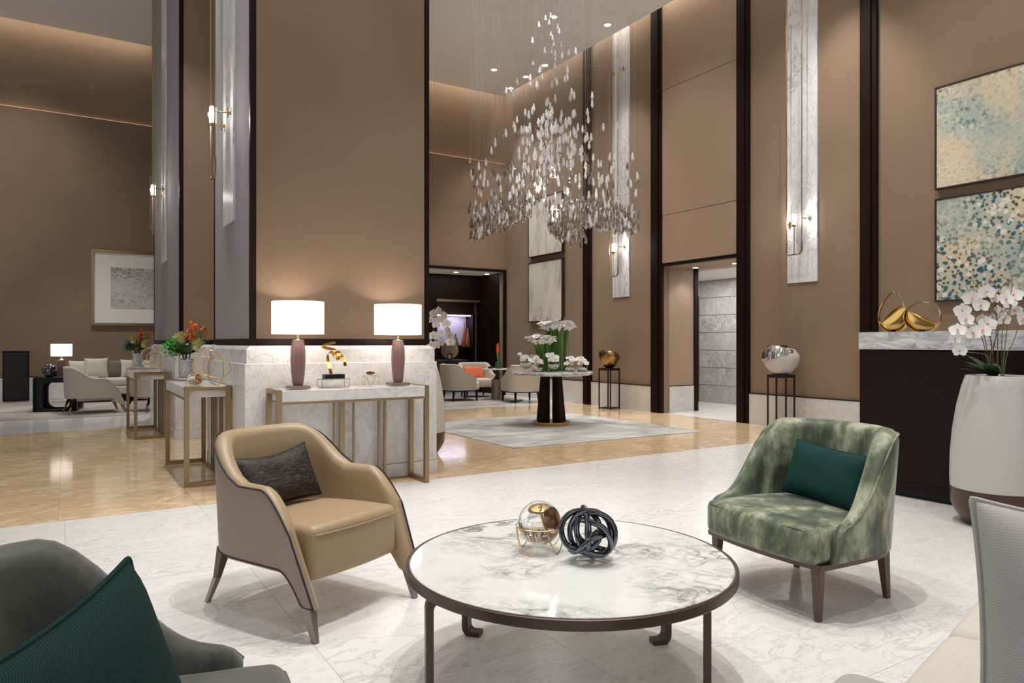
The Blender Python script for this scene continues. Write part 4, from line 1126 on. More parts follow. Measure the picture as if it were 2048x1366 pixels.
m = MB(); m.rbox(-.05, .05, -.05, .05, 0, .05, .01, 2, 1); tag(m.build('box', 'black', None, loc=(p.x-.13, p.y-.02, .62)), 'little dark box on the small side table beside the red flowers', 'box')

# --- far left lounge
def fp(u, v): return gp(u, v)
q1 = fp(178, 826)
fl1 = leather_chair('beige armchair seen from behind in the far left lounge, by the dark side table', (q1.x, q1.y+.05, 0), radians(130), 'beige_chair', 'beige_chair', 'beige_chair', 'espresso', 'brass', 'sloped arm armchairs')
fl1.scale = (1.08, 1.08, 1.0)
q2 = fp(300, 822)
dup(fl1, (q2.x+.05, q2.y+.1, 0), radians(150), 'beige armchair mostly hidden behind the farther console table', 'sloped arm armchairs')
sofaL = W(wall_b(140, 16.6), 16.55)
s2 = thing('sofa', 'long cream sofa against the far left wall with a row of cushions', 'sofa', sofaL, PSI)
SL = 2.75
m = MB(); m.rbox(0, SL, -.85, 0, .14, .30, .03, 3, 4); m.build('base', 'cream_fabric', s2, smooth=60)
m = MB(); m.rbox(0, SL, -.18, .02, .14, .73, .06, 3, 4); m.build('backrest', 'cream_fabric', s2, smooth=60)
m = MB(); m.rbox(-.02, .14, -.85, 0, .14, .56, .05, 3, 3); m.build('armrest', 'cream_fabric', s2, smooth=60)
for i in range(3):
    m = MB(); m.rbox(.15+i*.84, .98+i*.84, -.84, -.19, .30, .45, .05, 3, 5); m.build('seat_cushion', 'cream_fabric', s2, smooth=60)
m = MB(); m.box(.05, SL-.05, -.8, -.05, 0, .14); m.build('plinth', 'black', s2)
cl = [('leftmost cream cushion on the far sofa', .42, 'cream_fabric'), ('second cream cushion on the far sofa, the largest', .48, 'cream_fabric'), ('dark taupe cushion on the far sofa', .42, 'taupe_fabric'), ('cream cushion right of the taupe one on the far sofa', .44, 'cream_fabric'), ('fifth cream cushion on the far sofa, next to the console table', .42, 'cream_fabric'), ('cream cushion on the far sofa glimpsed beside the flower vase', .42, 'cream_fabric')]
for i, (lb, s_, mt) in enumerate(cl):
    P = s2.matrix_world
    xy = W(wall_b(160, 16.3)-.02+i*.30, 16.27-.12*(i % 2)); s_ *= .86
    pillow(lb, s_, s_, .17, TR((xy.x, xy.y, .445), PSI+rnd.uniform(-.2, .2), radians(-14)), mt, grp='cushions in a row on the far sofa', seed=20+i)
# dark side table with rounded openings
q = fp(118, 821); a, b = AB(q)
sd = thing('side_table', 'black square side table with rounded cut out frame under the far lamp', 'side table', (q.x, q.y, 0), PSI-.18)
def frame_panel(m, w, h, ax, off, th=.05, r=.12, leg=.10):
    # outer rectangle minus rounded opening, drawn as four bars with filleted corners
    n = 8; inner = []
    for (cx, cz, a0) in ((w/2-leg-r, h-.07-r, 0), (-w/2+leg+r, h-.07-r, 90), (-w/2+leg+r, .03+r, 180), (w/2-leg-r, .03+r, 270)):
        for i in range(n+1): a = radians(a0+90*i/n); inner.append((cx+r*cos(a), cz+r*sin(a)))
    outer = []
    for (x, z) in inner:
        dx, dz = x, z-h/2; k = min((w/2)/max(1e-6, abs(dx)), (h/2)/max(1e-6, abs(dz))); outer.append((dx*k, h/2+dz*k))
    secs = []
    for (i_, o_) in zip(inner, outer):
        if ax == 'x': secs.append([(i_[0], off, i_[1]), (o_[0], off, o_[1]), (o_[0], off+th, o_[1]), (i_[0], off+th, i_[1])])
        else: secs.append([(off, i_[0], i_[1]), (off, o_[0], o_[1]), (off+th, o_[0], o_[1]), (off+th, i_[0], i_[1])])
    m.loft(secs, True, False, True)
TW = .62
for ax, off in (('x', -TW/2), ('x', TW/2-.05), ('y', -TW/2), ('y', TW/2-.05)):
    m = MB(); frame_panel(m, TW, .55, ax, off); m.build('side_panel', 'black', sd, smooth=0)
m = MB(); m.box(-TW/2, TW/2, -TW/2, TW/2, .55, .565); m.build('top', 'black', sd)
tz = .565
def table_lamp(label, p, z, r, hs, z0, z1, body, grp, kind):
    t = thing('table_lamp', label, 'table lamp', (p[0], p[1], z), PSI, grp)
    m = MB(); m.lathe([(r, z0), (r, z1)], 48, cap=False); o = m.build('lamp_shade', 'shade_glow', t)
    so = o.modifiers.new('s', 'SOLIDIFY'); so.thickness = .003
    if kind == 'glass':
        m = MB(); m.box(-.075, .075, -.075, .075, 0, .022); m.build('foot', 'bronze', t, bevel=.002)
        hb = z0-.05-.022; R = .054
        m = MB(); secs = []
        prof = [(.58, 0), (.70, .03), (.88, .25), (1.0, .55), (.97, .8), (.80, .97), (.74, 1.0)]
        for q_, zz in prof:
            secs.append([((R*q_+.0022*(k % 2))*cos(2*pi*k/36), (R*q_+.0022*(k % 2))*sin(2*pi*k/36), .022+zz*hb) for k in range(36)])
        m.loft(secs); m.build('glass_body', body, t, smooth=30)
        m = MB(); m.lathe([(.045, 0), (.045, .006), (.012, .008), (.008, .012), (.008, .10)], 16, (0, 0, .022+hb)); m.build('neck', 'brass_light', t)
    else:
        m = MB(); m.loft([[(-.075, -.075, 0), (.075, -.075, 0), (.075, .075, 0), (-.075, .075, 0)], [(-.048, -.048, z0-.06), (.048, -.048, z0-.06), (.048, .048, z0-.06), (-.048, .048, z0-.06)]]); m.build('body', body, t, bevel=.004)
        m = MB(); m.lathe([(.03, 0), (.012, .02), (.01, .10)], 12, (0, 0, z0-.06)); m.build('neck', 'bronze', t)
    m = MB(); m.sphere((0, 0, (z0+z1)/2-.02), .028, 12, 8); m.build('bulb', 'bulb', t)
    return t
lp = (q.x-.02, q.y+.10)
table_lamp('table lamp with square dark base and glowing white shade in the far left lounge', lp, tz, .158, .2, .35, .56, 'pot_brown', 'lit table lamps', 'square')
light('POINT', 'lamp_bulb', (lp[0], lp[1], tz+.46), 26, WARM, shadow_soft_size=.04)
m = MB()
for k in range(46):
    th_, ph_ = rnd.uniform(0, 2*pi), math.acos(rnd.uniform(-1, 1)); d = Vector((sin(ph_)*cos(th_), sin(ph_)*sin(th_), cos(ph_))); m.sphere(d*.085+Vector((0, 0, .115)), .028, 8, 6)
m.sphere((0, 0, .115), .085, 12, 8)
tag(m.build('bead_ball', 'chrome', None, loc=(q.x-.02, q.y-.22, tz)), 'dark shiny knobbly ball ornament on the black side table', 'ornament')
m = MB(); m.box(-.07, .07, -.08, .08, 0, .12); tag(m.build('storage_box', 'black', None, loc=(q.x-.19, q.y+.12, tz), rot=(0, 0, PSI), bevel=.004), 'low black box behind the knobbly ball on the side table', 'box')
q = fp(32, 806); a, b = AB(q)
sp = thing('speaker_cabinet', 'tall black speaker cabinet against the far left wall', 'speaker', W(a, b+.0), PSI+.05)
m = MB(); m.box(-.21, .21, 0, .42, .03, .97); m.build('cabinet', 'black', sp, bevel=.01)
m = MB(); m.box(-.19, .19, -.015, 0, .06, .95); m.build('grille', 'black_metal', sp, bevel=.005)
m = MB(); m.box(-.22, .22, -.01, .43, .97, .985); m.build('top_board', 'espresso', sp)
# ------------------------------------------------------------------ things on the front console
CH = .80
def c1(u, b): return W(wall_b(u, b), b)
for u, lb in ((596, 'left table lamp with ribbed mauve glass body on the front console'), (796, 'right table lamp with ribbed mauve glass body on the front console')):
    p = c1(u, 5.45)
    table_lamp(lb, (p.x, p.y), CH, .193, .25, .413, .660, 'lamp_glass', 'lit table lamps', 'glass')
    light('POINT', 'lamp_bulb', (p.x, p.y, CH+.53), 14, WARM, shadow_soft_size=.04)
    light('POINT', 'lamp_bulb', (p.x, p.y, CH+.45), 3, WARM, shadow_soft_size=.03)
# wire riser + gold ribbon sculpture
p = c1(667, 5.44)
t = thing('wire_riser', 'low rectangular brass wire riser on the front console', 'stand', (p.x, p.y, CH), PSI)
hw, hd, hh = .108, .06, .065
m = MB()
for z in (.002, hh):
    m.tube([(-hw, -hd, z), (hw, -hd, z), (hw, hd, z), (-hw, hd, z)], .0022, 6, True)
for x in (-hw, hw):
    for y in (-hd, hd): m.tube([(x, y, 0), (x, y, hh)], .0022, 6)
m.build('wire_frame', 'bronze', t)
m = MB(); m.box(-hw, hw, -hd, hd, hh, hh+.004); m.build('top_plate', 'thin_glass', t)
z0 = CH+hh+.004
t = thing('ribbon_sculpture', 'gold twisted ribbon sculpture on a black block, between the two lamps', 'sculpture', (p.x, p.y, z0), 0)
m = MB(); m.box(-.078, .078, -.04, .04, 0, .034); b_o = m.build('black_block', 'black', t, bevel=.002, rot=(0, 0, PSI))
def rp(u, v, dy): q = up_(u, v, p.y+dy); return (q.x-p.x, q.y-p.y, q.z-z0)
A_ = spline([rp(671, 685, .02), rp(658, 687, 0), rp(645, 691, -.02), rp(650, 695, -.01), rp(663, 698, .01), rp(669, 701, .0), rp(666, 710, -.01)], 6)
B_ = spline([rp(663, 752, 0), rp(660, 738, 0), rp(656, 722, .01), rp(656, 708, .01), rp(663, 704, -.02), rp(670, 712, -.03), rp(676, 719, -.02), rp(678, 706, .01), rp(670, 705, .03), rp(672, 716, .03)], 6)
C_ = spline([rp(675, 709, .02), rp(683, 712, .01), rp(689, 721, .0), rp(690, 732, -.01)], 6)
for q_ in (A_, C_, B_):
    m = MB(); m.band(q_, (0.35, 1, .55), .034, .002); m.build('gold_ribbon', 'gold', t, smooth=60)
# wire dome holding a gold stone
def wire_dome(label, loc, R, H_, grp, stone=True):
    t = thing('wire_dome', label, 'ornament', loc, .3, grp)
    m = MB(); m.tube([(R*cos(a), R*sin(a), H_) for a in [2*pi*k/32 for k in range(32)]], .0016, 6, True); m.build('wire_ring', 'gold_wire', t)
    for k in range(6):
        a = 2*pi*k/6; m = MB()
        m.tube(spline([(R*cos(a), R*sin(a), H_), (R*1.02*cos(a+.1), R*1.02*sin(a+.1), H_*.6), (R*.9*cos(a+.35), R*.9*sin(a+.35), .001), (R*1.02*cos(a+.75), R*1.02*sin(a+.75), H_*.5), (R*cos(a+1.0), R*sin(a+1.0), H_)], 6), .0014, 5); m.build('wire_leg', 'gold_wire', t)
    m = MB(); m.lathe([(R*.98, H_), (R*.85, H_+.02), (R*.5, H_+.038), (.001, H_+.045)], 24, cap=False); m.build('glass_dome', 'thin_glass', t)
    m = MB(); m.sphere((0, 0, H_+.028), .036, 16, 8, (1, .8, .45)); m.build('gold_stone', 'agate', t, smooth=80)
    return t
p = c1(741, 5.44); wire_dome('glass dome on brass wires with a gold stone, beside the right lamp', (p.x, p.y, CH), .066, .075, 'brass wire ornaments')

# glass ball in a wire cradle
def glass_ball(label, loc, R, grp, name='glass_ball'):
    t = thing(name, label, 'ornament', loc, .4, grp)
    zc = R*1.28
    m = MB(); m.sphere((0, 0, zc), R, 40, 24); m.build('glass_sphere', 'glass', t, smooth=80)
    m = MB(); m.lathe([(.001, -R*.30), (R*.33, -R*.25), (R*.42, 0), (R*.33, R*.25), (.001, R*.30)], 24); m.build('agate_slice', 'agate', t, smooth=30, loc=(R*.42, -R*.25, zc+R*.18), rot=(radians(75), 0, radians(55)))
    rr_ = R*1.10; m = MB(); m.tube([(rr_*cos(a), rr_*sin(a), zc-.12*R) for a in [2*pi*k/40 for k in range(40)]], R*.028, 6, True); m.build('wire_ring', 'gold_wire', t)
    for k in range(4):
        a = pi/2*k+.5
        P = []
        for i in range(13):
            s_ = i/12; ang = a+(s_-.5)*1.25; zz = (zc-.12*R)*(abs(2*s_-1))**2.2; q = rr_*(1-.12*(1-abs(2*s_-1)))
            P.append((q*cos(ang), q*sin(ang), zz+.002))
        m = MB(); m.tube(P, R*.024, 6); m.build('wire_leg', 'gold_wire', t)
    return t
glass_ball('clear glass ball with amber agate in a gold wire cradle, on the marble coffee table', (.10, 2.565, TH), .078, 'glass balls in wire cradles')
# glossy knot on the coffee table
kn = thing('glass_knot', 'glossy dark steel coloured knot of interlaced rings on the marble coffee table', 'ornament', (.262, 2.44, TH), 0)
rk = random.Random(12)
for k, (ax, tilt, off, R) in enumerate(((-10, 70, (-.028, -.02, .012), .066), (35, 62, (.02, 0, .0), .076), (85, 82, (.0, .015, .0), .080), (135, 55, (.015, 0, -.008), .074), (165, 80, (.012, -.012, .0), .078), (250, 30, (.0, 0, -.028), .068))):
    M = Matrix.Translation(Vector((0, 0, .098))+Vector(off)) @ Matrix.Rotation(radians(ax), 4, 'Z') @ Matrix.Rotation(radians(tilt), 4, 'X')
    m = MB(); m.tube([(R*cos(a)*1.0, R*sin(a)*1.02, .006*sin(3*a)) for a in [2*pi*i/40 for i in range(40)]], .0098, 12, True, M); m.build('knot_ring', 'chrome', kn, smooth=80)

# ------------------------------------------------------------------ flower vases, knots and ball on the side consoles
def knot(label, loc, s_, rz):
    t = thing('wire_knot', label, 'sculpture', loc, rz, 'gold wire knot sculptures')
    m = MB(); m.box(-.085, .085, -.04, .04, 0, .010); m.build('marble_foot', 'carrara', t, bevel=.002)
    P = [(-.0, 0, .015), (-.035, 0, .10), (-.05, .01, .20), (0, .02, .27), (.05, .0, .20), (.03, -.02, .11), (-.06, -.01, .09), (-.125, 0, .16), (-.11, .01, .25), (-.03, .01, .295), (.03, 0, .24), (.045, -.01, .13), (.06, -.01, .06), (.03, 0, .012)]
    P = [(.02, 0, .012), (-.035, 0, .06), (-.05, .01, .17), (.0, .03, .235), (.09, .02, .22), (.13, 0, .14), (.07, -.02, .075), (-.03, -.03, .09), (-.075, -.02, .17), (-.03, 0, .235), (.01, .02, .17), (-.04, .03, .09), (-.115, .02, .11), (-.15, 0, .19), (-.09, -.02, .27), (0, -.02, .285), (.065, -.01, .22), (.075, 0, .11), (.055, 0, .03)]
    m = MB(); m.tube([Vector(q_)*s_ for q_ in spline(P, 8, True)], .0048, 8, True); m.build('wire_loop', 'gold_wire', t, smooth=80); return t
def bouquet(label, loc, seed, s_=1.0):
    r = random.Random(seed)
    t = thing('flower_vase', label, 'flower vase', loc, PSI, 'flower vases on the side consoles')
    m = MB(); m.lathe([(.085, 0), (.085, .022), (.001, .022)], 28); m.build('vase_foot', 'ceramic_white', t)
    m = MB(); m.lathe([(.066, 0), (.066, .23), (.062, .23), (.062, .004), (.001, .003)], 32, (0, 0, .022), cap=False); m.build('glass_cylinder', 'thin_glass', t)
    m = MB()
    for i in range(300):
        a = r.uniform(0, 2*pi); q_ = .053*sqrt(r.uniform(.5, 1)); m.sphere((q_*cos(a), q_*sin(a), .032+r.uniform(0, .165)), r.uniform(.006, .010), 6, 4, (1.2, 1, .8))
    m.lathe([(.044, .026), (.044, .19), (.001, .19)], 12)
    m.build('white_pebbles', 'pebble', t, kind='stuff', smooth=50)
    for i in range(6):
        a = r.uniform(0, 2*pi); m = MB(); m.tube([(.02*cos(a), .02*sin(a), .18), (.06*cos(a), .06*sin(a), .32)], .006, 6); m.build('stem', 'leaf_dark', t)
    for i in range(34):
        a = r.uniform(0, 2*pi); m = MB(); L = r.uniform(.10, .17); mt = r.choice(['leaf_dark', 'leaf_olive', 'leaf_olive', 'leaf_dark'])
        M = Matrix.Translation((.03*cos(a), .03*sin(a), r.uniform(.23, .29))) @ Matrix.Rotation(a, 4, 'Z') @ Matrix.Rotation(radians(-r.uniform(-12, 50)), 4, 'Y')
        petal(m, L, .06, M, r.uniform(-.3, .3), 6); m.build('leaf', mt, t, smooth=60)
    def protea(c, R, d):
        m = MB(); Mq = Matrix.Translation(c) @ Vector(d).to_track_quat('Z', 'Y').to_matrix().to_4x4()
        m.sphere((0, 0, 0), R*.55, 10, 8, M=Mq)
        for k in range(46):
            a = k*2.4; e = radians(12+62*(k/46)); MM = Mq @ Matrix.Rotation(a, 4, 'Z') @ Matrix.Rotation(-e, 4, 'Y')
            petal(m, R*1.25, R*.32, MM, .35, 4, .3)
        return m
    lx = Vector((CP, -SP, 0))
    def q3(dx, z, dy=0): # image plane offset -> local of PSI rotated empty
        w_ = Vector((dx, dy, 0)); return Vector((w_.x*CP+w_.y*SP, -w_.x*SP+w_.y*CP, z))
    for (dx, z, dy, R) in ((-.015, .365, -.08, .07), (.115, .31, -.05, .07)):
        protea(q3(dx, z, dy), R, q3(dx, .25, dy)).build('protea', 'protea', t, smooth=50)
    m = MB()
    for k in range(150):
        c = q3(-.125+r.gauss(0, .035), .30+r.gauss(0, .035), r.gauss(0, .04)); a = r.uniform(0, 6.28)
        petal(m, .035, .022, Matrix.Translation(c) @ Matrix.Rotation(a, 4, 'Z') @ Matrix.Rotation(r.uniform(-1.4, .3), 4, 'Y'), .2, 3)
    m.build('green_foliage', 'leaf_bright' if seed % 2 else 'leaf_teal', t, kind='stuff', smooth=50)
    for (dx, z, dy) in ((.045, .46, .0), (.06, .40, -.02), (.035, .42, .03), (-.06, .40, 0), (-.03, .38, .03), (.155, .46, .02), (.055, .49, 0), (.075, .365, 0)):
        m = MB(); c = q3(dx, z, dy)
        for k in range(26):
            o_ = c+Vector((r.gauss(0, .02), r.gauss(0, .02), r.gauss(0, .02)))
            petal(m, .028, .02, Matrix.Translation(o_) @ Matrix.Rotation(r.uniform(0, 6.28), 4, 'Z') @ Matrix.Rotation(r.uniform(-1.5, .5), 4, 'Y'), .3, 3)
        m.build('orange_cluster', 'orange_flower', t, smooth=50)
        m = MB(); m.tube([q3(dx*.3, .26, 0), c], .004, 5); m.build('stem', 'leaf_olive', t)
    m = MB()
    for k in range(110):
        c = q3(.13+r.gauss(0, .035), .41+r.gauss(0, .04), r.gauss(0, .03)); petal(m, .04, .008, Matrix.Translation(c) @ Matrix.Rotation(r.uniform(0, 6.28), 4, 'Z') @ Matrix.Rotation(r.uniform(-1.5, 0), 4, 'Y'), 0, 2)
    m.build('needle_foliage', 'leaf_olive', t, kind='stuff', smooth=50)
    return t
a2, a3 = .975, .87
def onA(u, a): return W(a, wall_a(u, a))
p = onA(373, .97); bouquet('flower vase with bright green leaves and orange blooms on the nearer side console', (p.x, p.y, CH), 3)
p = onA(275, .86); o = bouquet('flower vase with blue green leaves on the farther side console', (p.x, p.y, CH), 4)
p = onA(432, 1.02); knot('gold wire knot sculpture on the nearer side console', (p.x, p.y-.05, CH), 1.0, .1)
p = onA(312, .93); knot('gold wire knot sculpture on the farther side console', (p.x, p.y-.05, CH), 1.0, .1)
p = onA(403, .90); glass_ball('small glass ball in a gold wire cradle on the nearer side console', (p.x, p.y-.12, CH), .056, 'glass balls in wire cradles')

# ------------------------------------------------------------------ flowers on the lobby table
def calla_vase(label, u, Y, r0, hg, zs, n, seed):
    r = random.Random(seed); p = up_(u, 700, Y)
    t = thing('calla_vase', label, 'flower vase', (p.x, p.y, LH), 0, 'glass cylinders of white callas')
    m = MB(); m.lathe([(r0, 0), (r0, hg), (r0-.004, hg), (r0-.004, .008), (.001, .006)], 40, cap=False); m.build('glass_cylinder', 'thin_glass', t)
    for i in range(n):
        a = r.uniform(0, 2*pi); q_ = (r0-.02)*sqrt(r.uniform(0, 1)); x, y = q_*cos(a), q_*sin(a)
        z = zs+r.uniform(-.03, .03); ox, oy = x*1.45-.03, y*1.3-.02
        m = MB(); m.tube([(x*.9, y*.9, .01), (x, y, z*.6), (ox, oy, z)], .007, 6); m.build('stem', 'stem', t)
        # calla: flared cone with a pointed lip
        m = MB(); secs = []; Mt = Matrix.Translation((ox, oy, z-.01)) @ Matrix.Rotation(a+r.uniform(-.6, .6), 4, 'Z') @ Matrix.Rotation(radians(r.uniform(5, 40)), 4, 'Y')
        for s_ in range(6):
            tt = s_/5; rad = .012+.046*tt**1.2; row = []
            for k in range(13):
                b = 2*pi*k/12; ext = 1+.55*tt*tt*max(0, cos(b))**2
                row.append((rad*ext*cos(b), rad*sin(b), .11*tt+.02*tt*cos(b)-.018*tt**4))
            secs.append(row)
        m.loft(secs, False, False, M=Mt); m.build('calla', 'petal', t, smooth=60)
        m = MB(); m.tube([(0, 0, .02), (0, 0, .075)], .004, 6, M=Mt); m.build('spadix', 'petal_yellow', t)
    return t
calla_vase('tall glass cylinder packed with white callas at the back of the lobby table', 1115, 10.0, .155, .76, .60, 62, 1)
calla_vase('shorter glass vase of white callas, in front and left on the lobby table', 1086, 9.80, .10, .40, .41, 34, 2)
def bowl_flowers(label, u, Y, r0, foot, seed):
    r = random.Random(seed); p = up_(u, 700, Y)
    t = thing('flower_bowl', label, 'flower bowl', (p.x, p.y, LH), 0, 'small glass bowls of white orchids')
    z0 = .045 if foot else 0
    m = MB()
    prof = [(r0*.4, z0), (r0*.8, z0+.2*r0), (r0, z0+.75*r0), (r0*.92, z0+1.3*r0), (r0*.9, z0+1.3*r0), (r0*.97, z0+.75*r0), (r0*.76, z0+.24*r0), (.001, z0+.06)]
    if foot: prof = [(r0*.45, 0), (r0*.4, .004), (.008, .01), (.008, z0-.003)]+prof
    m.lathe(prof, 28, cap=False); m.build('glass_bowl', 'thin_glass', t)
    m = MB()
    for i in range(60):
        a = r.uniform(0, 6.28); q_ = r0*.75*sqrt(r.random()); m.sphere((q_*cos(a), q_*sin(a), z0+.32*r0+r.uniform(0, .4)*r0), .012, 6, 4)
    m.build('white_pebbles', 'pebble', t, kind='stuff')
    for i in range(11):
        a = r.uniform(0, 6.28); q_ = r0*r.uniform(.2, 1.2)
        o_ = bpy.data.objects.new('bloom', fmesh); col.objects.link(o_); o_.parent = t
        d = Vector((cos(a)*.5, -.8+sin(a)*.5, .5)); o_.rotation_euler = d.to_track_quat('Z', 'Y').to_euler(); o_.location = (q_*cos(a), q_*sin(a)*.8, z0+r0*1.35+r.uniform(0, .09)); s_ = r.uniform(.8, 1.1); o_.scale = (s_, s_, s_)
        m = MB(); petal(m, .07, .012, Matrix.Translation((0, 0, z0+r0)) @ Matrix.Rotation(a, 4, 'Z') @ Matrix.Rotation(-1.0, 4, 'Y'), 0, 3); m.build('leaf', 'protea', t)
    return t
for i, (u, Y, r0, ft, lb) in enumerate(((1052, 9.75, .085, 1, 'leftmost footed glass bowl of white flowers on the lobby table'), (1075, 9.62, .08, 0, 'second glass bowl of white flowers from the left on the lobby table'), (1107, 9.55, .085, 1, 'middle footed glass bowl of white flowers in front of the tall callas'), (1140, 9.66, .078, 0, 'fourth glass bowl of white flowers from the left on the lobby table'), (1164, 9.70, .078, 0, 'rightmost glass bowl of white flowers on the lobby table'))):
    bowl_flowers(lb, u, Y, r0, ft, 30+i)

# ------------------------------------------------------------------ chandelier
CHX, CHY = .56, 9.9
ch = thing('crystal_chandelier', 'huge chandelier of hanging glass drops in a three armed swirl', 'chandelier', (CHX, CHY, 0), 0)
def drop():
    m = MB(); n = 6; prof = [(.005, .0), (.009, -.005), (.0225, -.082), (.0215, -.091), (.001, -.120)]
    m.lathe(prof, n); return m
dm = drop().build('crystal_drop', 'crystal', None, smooth=0); D1 = dm.data; bpy.data.objects.remove(dm)
dm = drop().build('crystal_drop', 'crystal_smoke', None, smooth=0); D2 = dm.data; bpy.data.objects.remove(dm)
rc = random.Random(21); drops = []
def zpx(v, Y): return EYE-(v-HOR)/FPX*Y
# upper scatter: a widening cone
for i in range(84):
    t_ = rc.random()**.75; v = 22+t_*280; half = 14+t_*125
    x = max(-1, min(1, rc.gauss(0, .5)))*half/143; y = rc.uniform(-.6, .6)*half/143
    drops.append((x-.02, y, zpx(v, CHY), 0))
for i in range(160):
    t_ = rc.random(); v = 225+t_*120; half = 70+t_*90
    x = max(-1, min(1, rc.gauss(0, .42)))*half/143; y = rc.uniform(-.8, .8)*half/143
    drops.append((x, y, zpx(v, CHY), 0 if rc.random() < .8 else 1))
for i in range(160):
    t_ = rc.random(); v = 325+t_*70; half = 165
    x = rc.uniform(-1, 1)**1*half/143; y = rc.uniform(-.5, .5)
    drops.append((x, y, zpx(v, CHY), 0 if rc.random() < .62 else 1))
# arms: (angle, r0, r1, z bottom inner, z bottom outer, width, layers)
def arm(ang, r0, r1, zi, zo, wdt, n, band, smoke, sweep):
    for i in range(n):
        s_ = rc.random(); rr_ = lerp(r0, r1, s_); a = ang+sweep*(s_-.3); w_ = rc.uniform(-1, 1)*wdt*(.5+.5*s_)
        x = rr_*cos(a)-w_*sin(a); y = rr_*sin(a)+w_*cos(a)
        z = lerp(zi, zo, s_**.8)+band*rc.random()**1.6+.12*abs(w_)/wdt+.14
        drops.append((x, y, z, 1 if rc.random() < smoke else 0))
arm(pi*1.02, .28, 1.16, 2.86, 2.45, .20, 270, .34, .75, .35)
arm(-.12, .15, 1.20, 2.74, 2.55, .20, 290, .36, .72, .25)
arm(-pi*.40, .05, .60, 2.62, 2.32, .17, 150, .42, .85, .3)
def dkey(d): return (d[1], )   # nearest first
order = sorted(drops, key=dkey)
for i, (x, y, z, k) in enumerate(order):
    if i < 290:
        o_ = bpy.data.objects.new('crystal_drop', D2 if k else D1); col.objects.link(o_); o_.parent = ch
        o_.location = (x, y, z); o_.rotation_euler = (rc.uniform(-.06, .06), rc.uniform(-.06, .06), rc.uniform(0, 3))
for kk, mt in ((0, 'crystal'), (1, 'crystal_smoke')):
    m = MB()
    for (x, y, z, k) in order[290:]:
        if k == kk:
            m.lathe([(.005, .0), (.009, -.005), (.0225, -.084), (.001, -.120)], 6, (x, y, z))
    m.build('crystal_drop_cluster', mt, ch, smooth=0, kind='stuff')
m = MB()
for (x, y, z, k) in order:
    r_ = .0005; m.loft([[(x+r_*cos(a), y+r_*sin(a), zz) for a in (0, 2.1, 4.2)] for zz in (z, CZ-.02)])
m.build('suspension_wires', 'steel', ch, smooth=0, kind='stuff')
m = MB(); m.lathe([(1.35, -.03), (1.35, .0)], 48, (0, 0, CZ)); m.build('ceiling_plate', 'ceiling_paint', ch)
for (dx, dy, dz_) in ((0, 0, 3.45), (-.3, .1, 3.2), (.3, .1, 3.15), (0, -.3, 2.95)): light('POINT', 'chandelier_light', (CHX+dx, CHY+dy, dz_), 9, (1, .97, .94), shadow_soft_size=.015)
for (dx, dy) in ((-.5, -.2), (.5, -.3), (0, .4)):
    spot((CHX+dx, CHY+dy, CZ-.06), (CHX+dx*1.2, CHY+dy, 2.4), 260, 34, .03, .4)

# ------------------------------------------------------------------ shop display beyond the dark entrance
SBB = 16.9
def sb(u, b=SBB): return wall_b(u, b)
cs = thing('display_case', 'lit shop display case with copper vases beyond the dark entrance', 'display case', (0, 0, 0), PSI)
x0, x1, x2 = sb(868), sb(942), sb(957)
Ys = (W((x0+x1)/2, SBB)).y
def sz(v, Y=Ys): return EYE+(HOR-v)/FPX*Y
m = MB(); m.box(x0-.1, x1, SBB+.3, SBB+.33, sz(690), sz(628)); m.build('lit_back', 'case_back', cs)
m = MB(); m.box(x0-.1, x1, SBB+.02, SBB+.06, sz(632), sz(629.5)); m.build('light_strip', 'case_light', cs)
m = MB(); m.box(x0-.1, x1, SBB-.1, SBB+.33, sz(700), sz(694)); m.build('shelf', 'espresso', cs)
m = MB(); m.box(x0-.1, x1, SBB-.1, SBB+.33, 0, .06); m.build('base', 'espresso', cs)
for x in (x0-.12, x1, x2): 
    m = MB(); m.box(x, x+.03, SBB-.1, SBB+.33, 0, sz(626)); m.build('upright', 'espresso', cs)
m = MB(); m.box(x0-.12, x2+.03, SBB+.33, SBB+.36, 0, 2.5); m.build('back_board', 'pot_brown', cs)
for v in (652, 666, 681, 696, 710, 727):
    m = MB(); m.box(x1+.03, x2, SBB-.05, SBB+.3, sz(v+1), sz(v)); m.build('side_shelf', 'bronze', cs)
light('AREA', 'case_light', W((x0+x1)/2, SBB+.1, sz(632)), 10, (.85, .82, 1), (0, 0, PSI), shape='RECTANGLE', size=.9, size_y=.06)
light('AREA', 'shop_glow', W((x0+x1)/2, 15.6, 2.4), 14, NEUT, (0, 0, PSI), shape='RECTANGLE', size=1.2, size_y=.8)
tt = MB(); gw = (sb(926)-sb(908))/14
for i in range(12):
    if i in (8,): continue
    x = sb(908)+i*gw*1.15; tt.box(x, x+gw*.8, SBB+.285, SBB+.298, sz(636.5), sz(633.8))
tt.build('lettering', 'paper', cs)
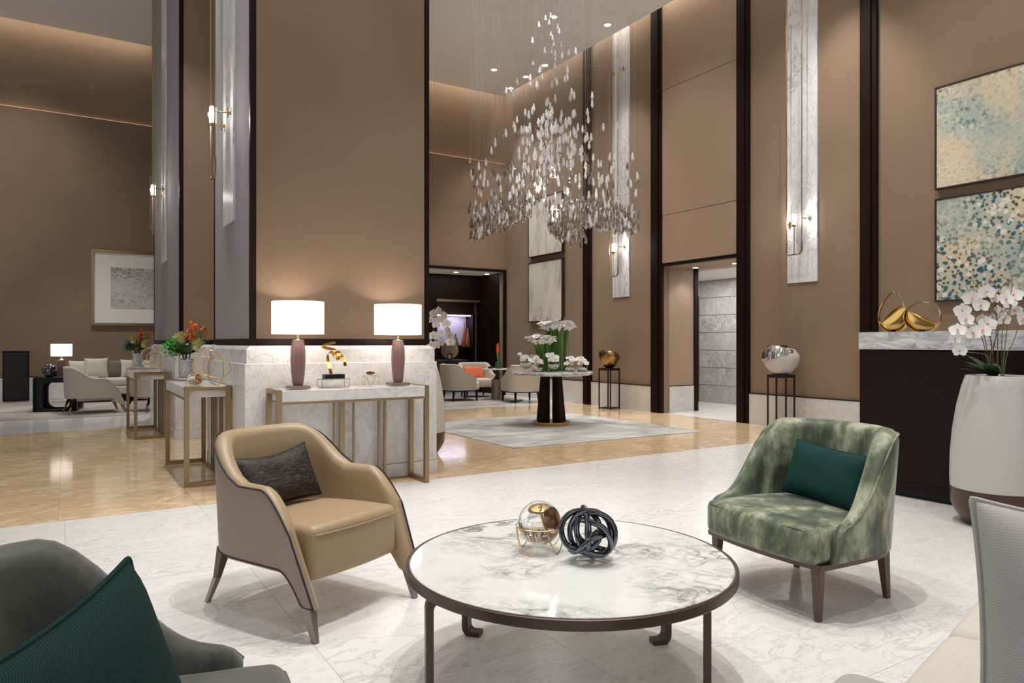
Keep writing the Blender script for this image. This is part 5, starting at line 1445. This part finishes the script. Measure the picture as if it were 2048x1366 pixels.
def bottle(label, u, vb, vt, w, mat, b=SBB+.05):
    p_ = W(sb(u, b), b); z0_ = sz(vb, p_.y); h_ = sz(vt, p_.y)-z0_; r_ = w/2/FPX*p_.y
    t = thing('copper_vase' if mat == 'copper' else 'dark_vase', label, 'vase', (p_.x, p_.y, z0_), 0, 'vases in the lit display')
    m = MB(); m.lathe([(r_*.9, 0), (r_, .03*h_), (r_*.55, .6*h_), (r_*.28, .86*h_), (r_*.25, .90*h_)], 20); m.build('vase_body', mat, t, smooth=50)
    m = MB(); m.lathe([(r_*.25, .90*h_), (r_*.36, .92*h_), (r_*.3, 1.0*h_), (.001, h_)], 14); m.build('stopper', mat, t, smooth=50)
bottle('copper vase at the front of the lit display shelf', 927, 694, 667, 11, 'copper', SBB-.03)
bottle('taller pale copper vase behind the front one on the lit display shelf', 936, 694, 656, 12, 'copper', SBB+.1)
bottle('slim copper vase at the back centre of the lit display shelf', 928.5, 694, 646, 9, 'copper', SBB+.2)
bottle('dark squat vase on the left of the lit display shelf', 911, 694, 668, 14, 'bronze', SBB+.1)
# round gold disc and small sign on a glass desk
b = 15.6; pD = W(wall_b(899.5, b), b)
def dz(v): return EYE+(HOR-v)/FPX*pD.y
dd = thing('gold_disc', 'round pale gold disc standing in front of the lit display', 'disc', (pD.x, pD.y, dz(718)), 0)
R_ = 17.5/FPX*pD.y
m = MB(); m.lathe([(R_, 0), (R_, .012), (.001, .012)], 40); m.build('disc', 'brass_light', dd, loc=(0, 0, R_), rot=(pi/2, 0, 0))
m = MB(); m.box(-.08, .08, -.05, .03, -.01, .004); m.build('foot', 'black', dd)
sg = thing('small_sign', 'small black sign with pale lines in front of the gold disc', 'sign', (pD.x+.01, pD.y-.10, dz(719)), 0)
m = MB(); m.box(-.055, .055, 0, .01, 0, .15); m.build('sign_board', 'black', sg)
m = MB()
for i in range(5): m.box(-.035, .035-.01*(i % 2), -.002, 0, .03+i*.02, .037+i*.02)
m.build('lettering', 'screen', sg)
dk = thing('glass_desk', 'glass topped desk behind the cream tub chairs', 'desk', (pD.x, pD.y, 0), PSI)
m = MB(); m.box(-.85, .45, -.3, .3, dz(719)-.03, dz(719)-.012); m.build('top', 'dark_bronze', dk)
m = MB(); m.box(-.85, .45, -.28, -.27, .0, dz(719)-.03); m.build('front_glass', 'thin_glass', dk)
m = MB(); m.box(-.83, .43, -.1, .28, .0, dz(719)-.03); m.build('body', 'taupe_fabric', dk)

# things standing on the rugs stand on their pile
for o_ in bpy.data.objects:
    if o_.parent is None and o_.name.split('.')[0] in ('lobby_table', 'sloped_armchair', 'tub_armchair', 'side_table', 'sofa') and o_.location.y > 6:
        o_.location.z = .008
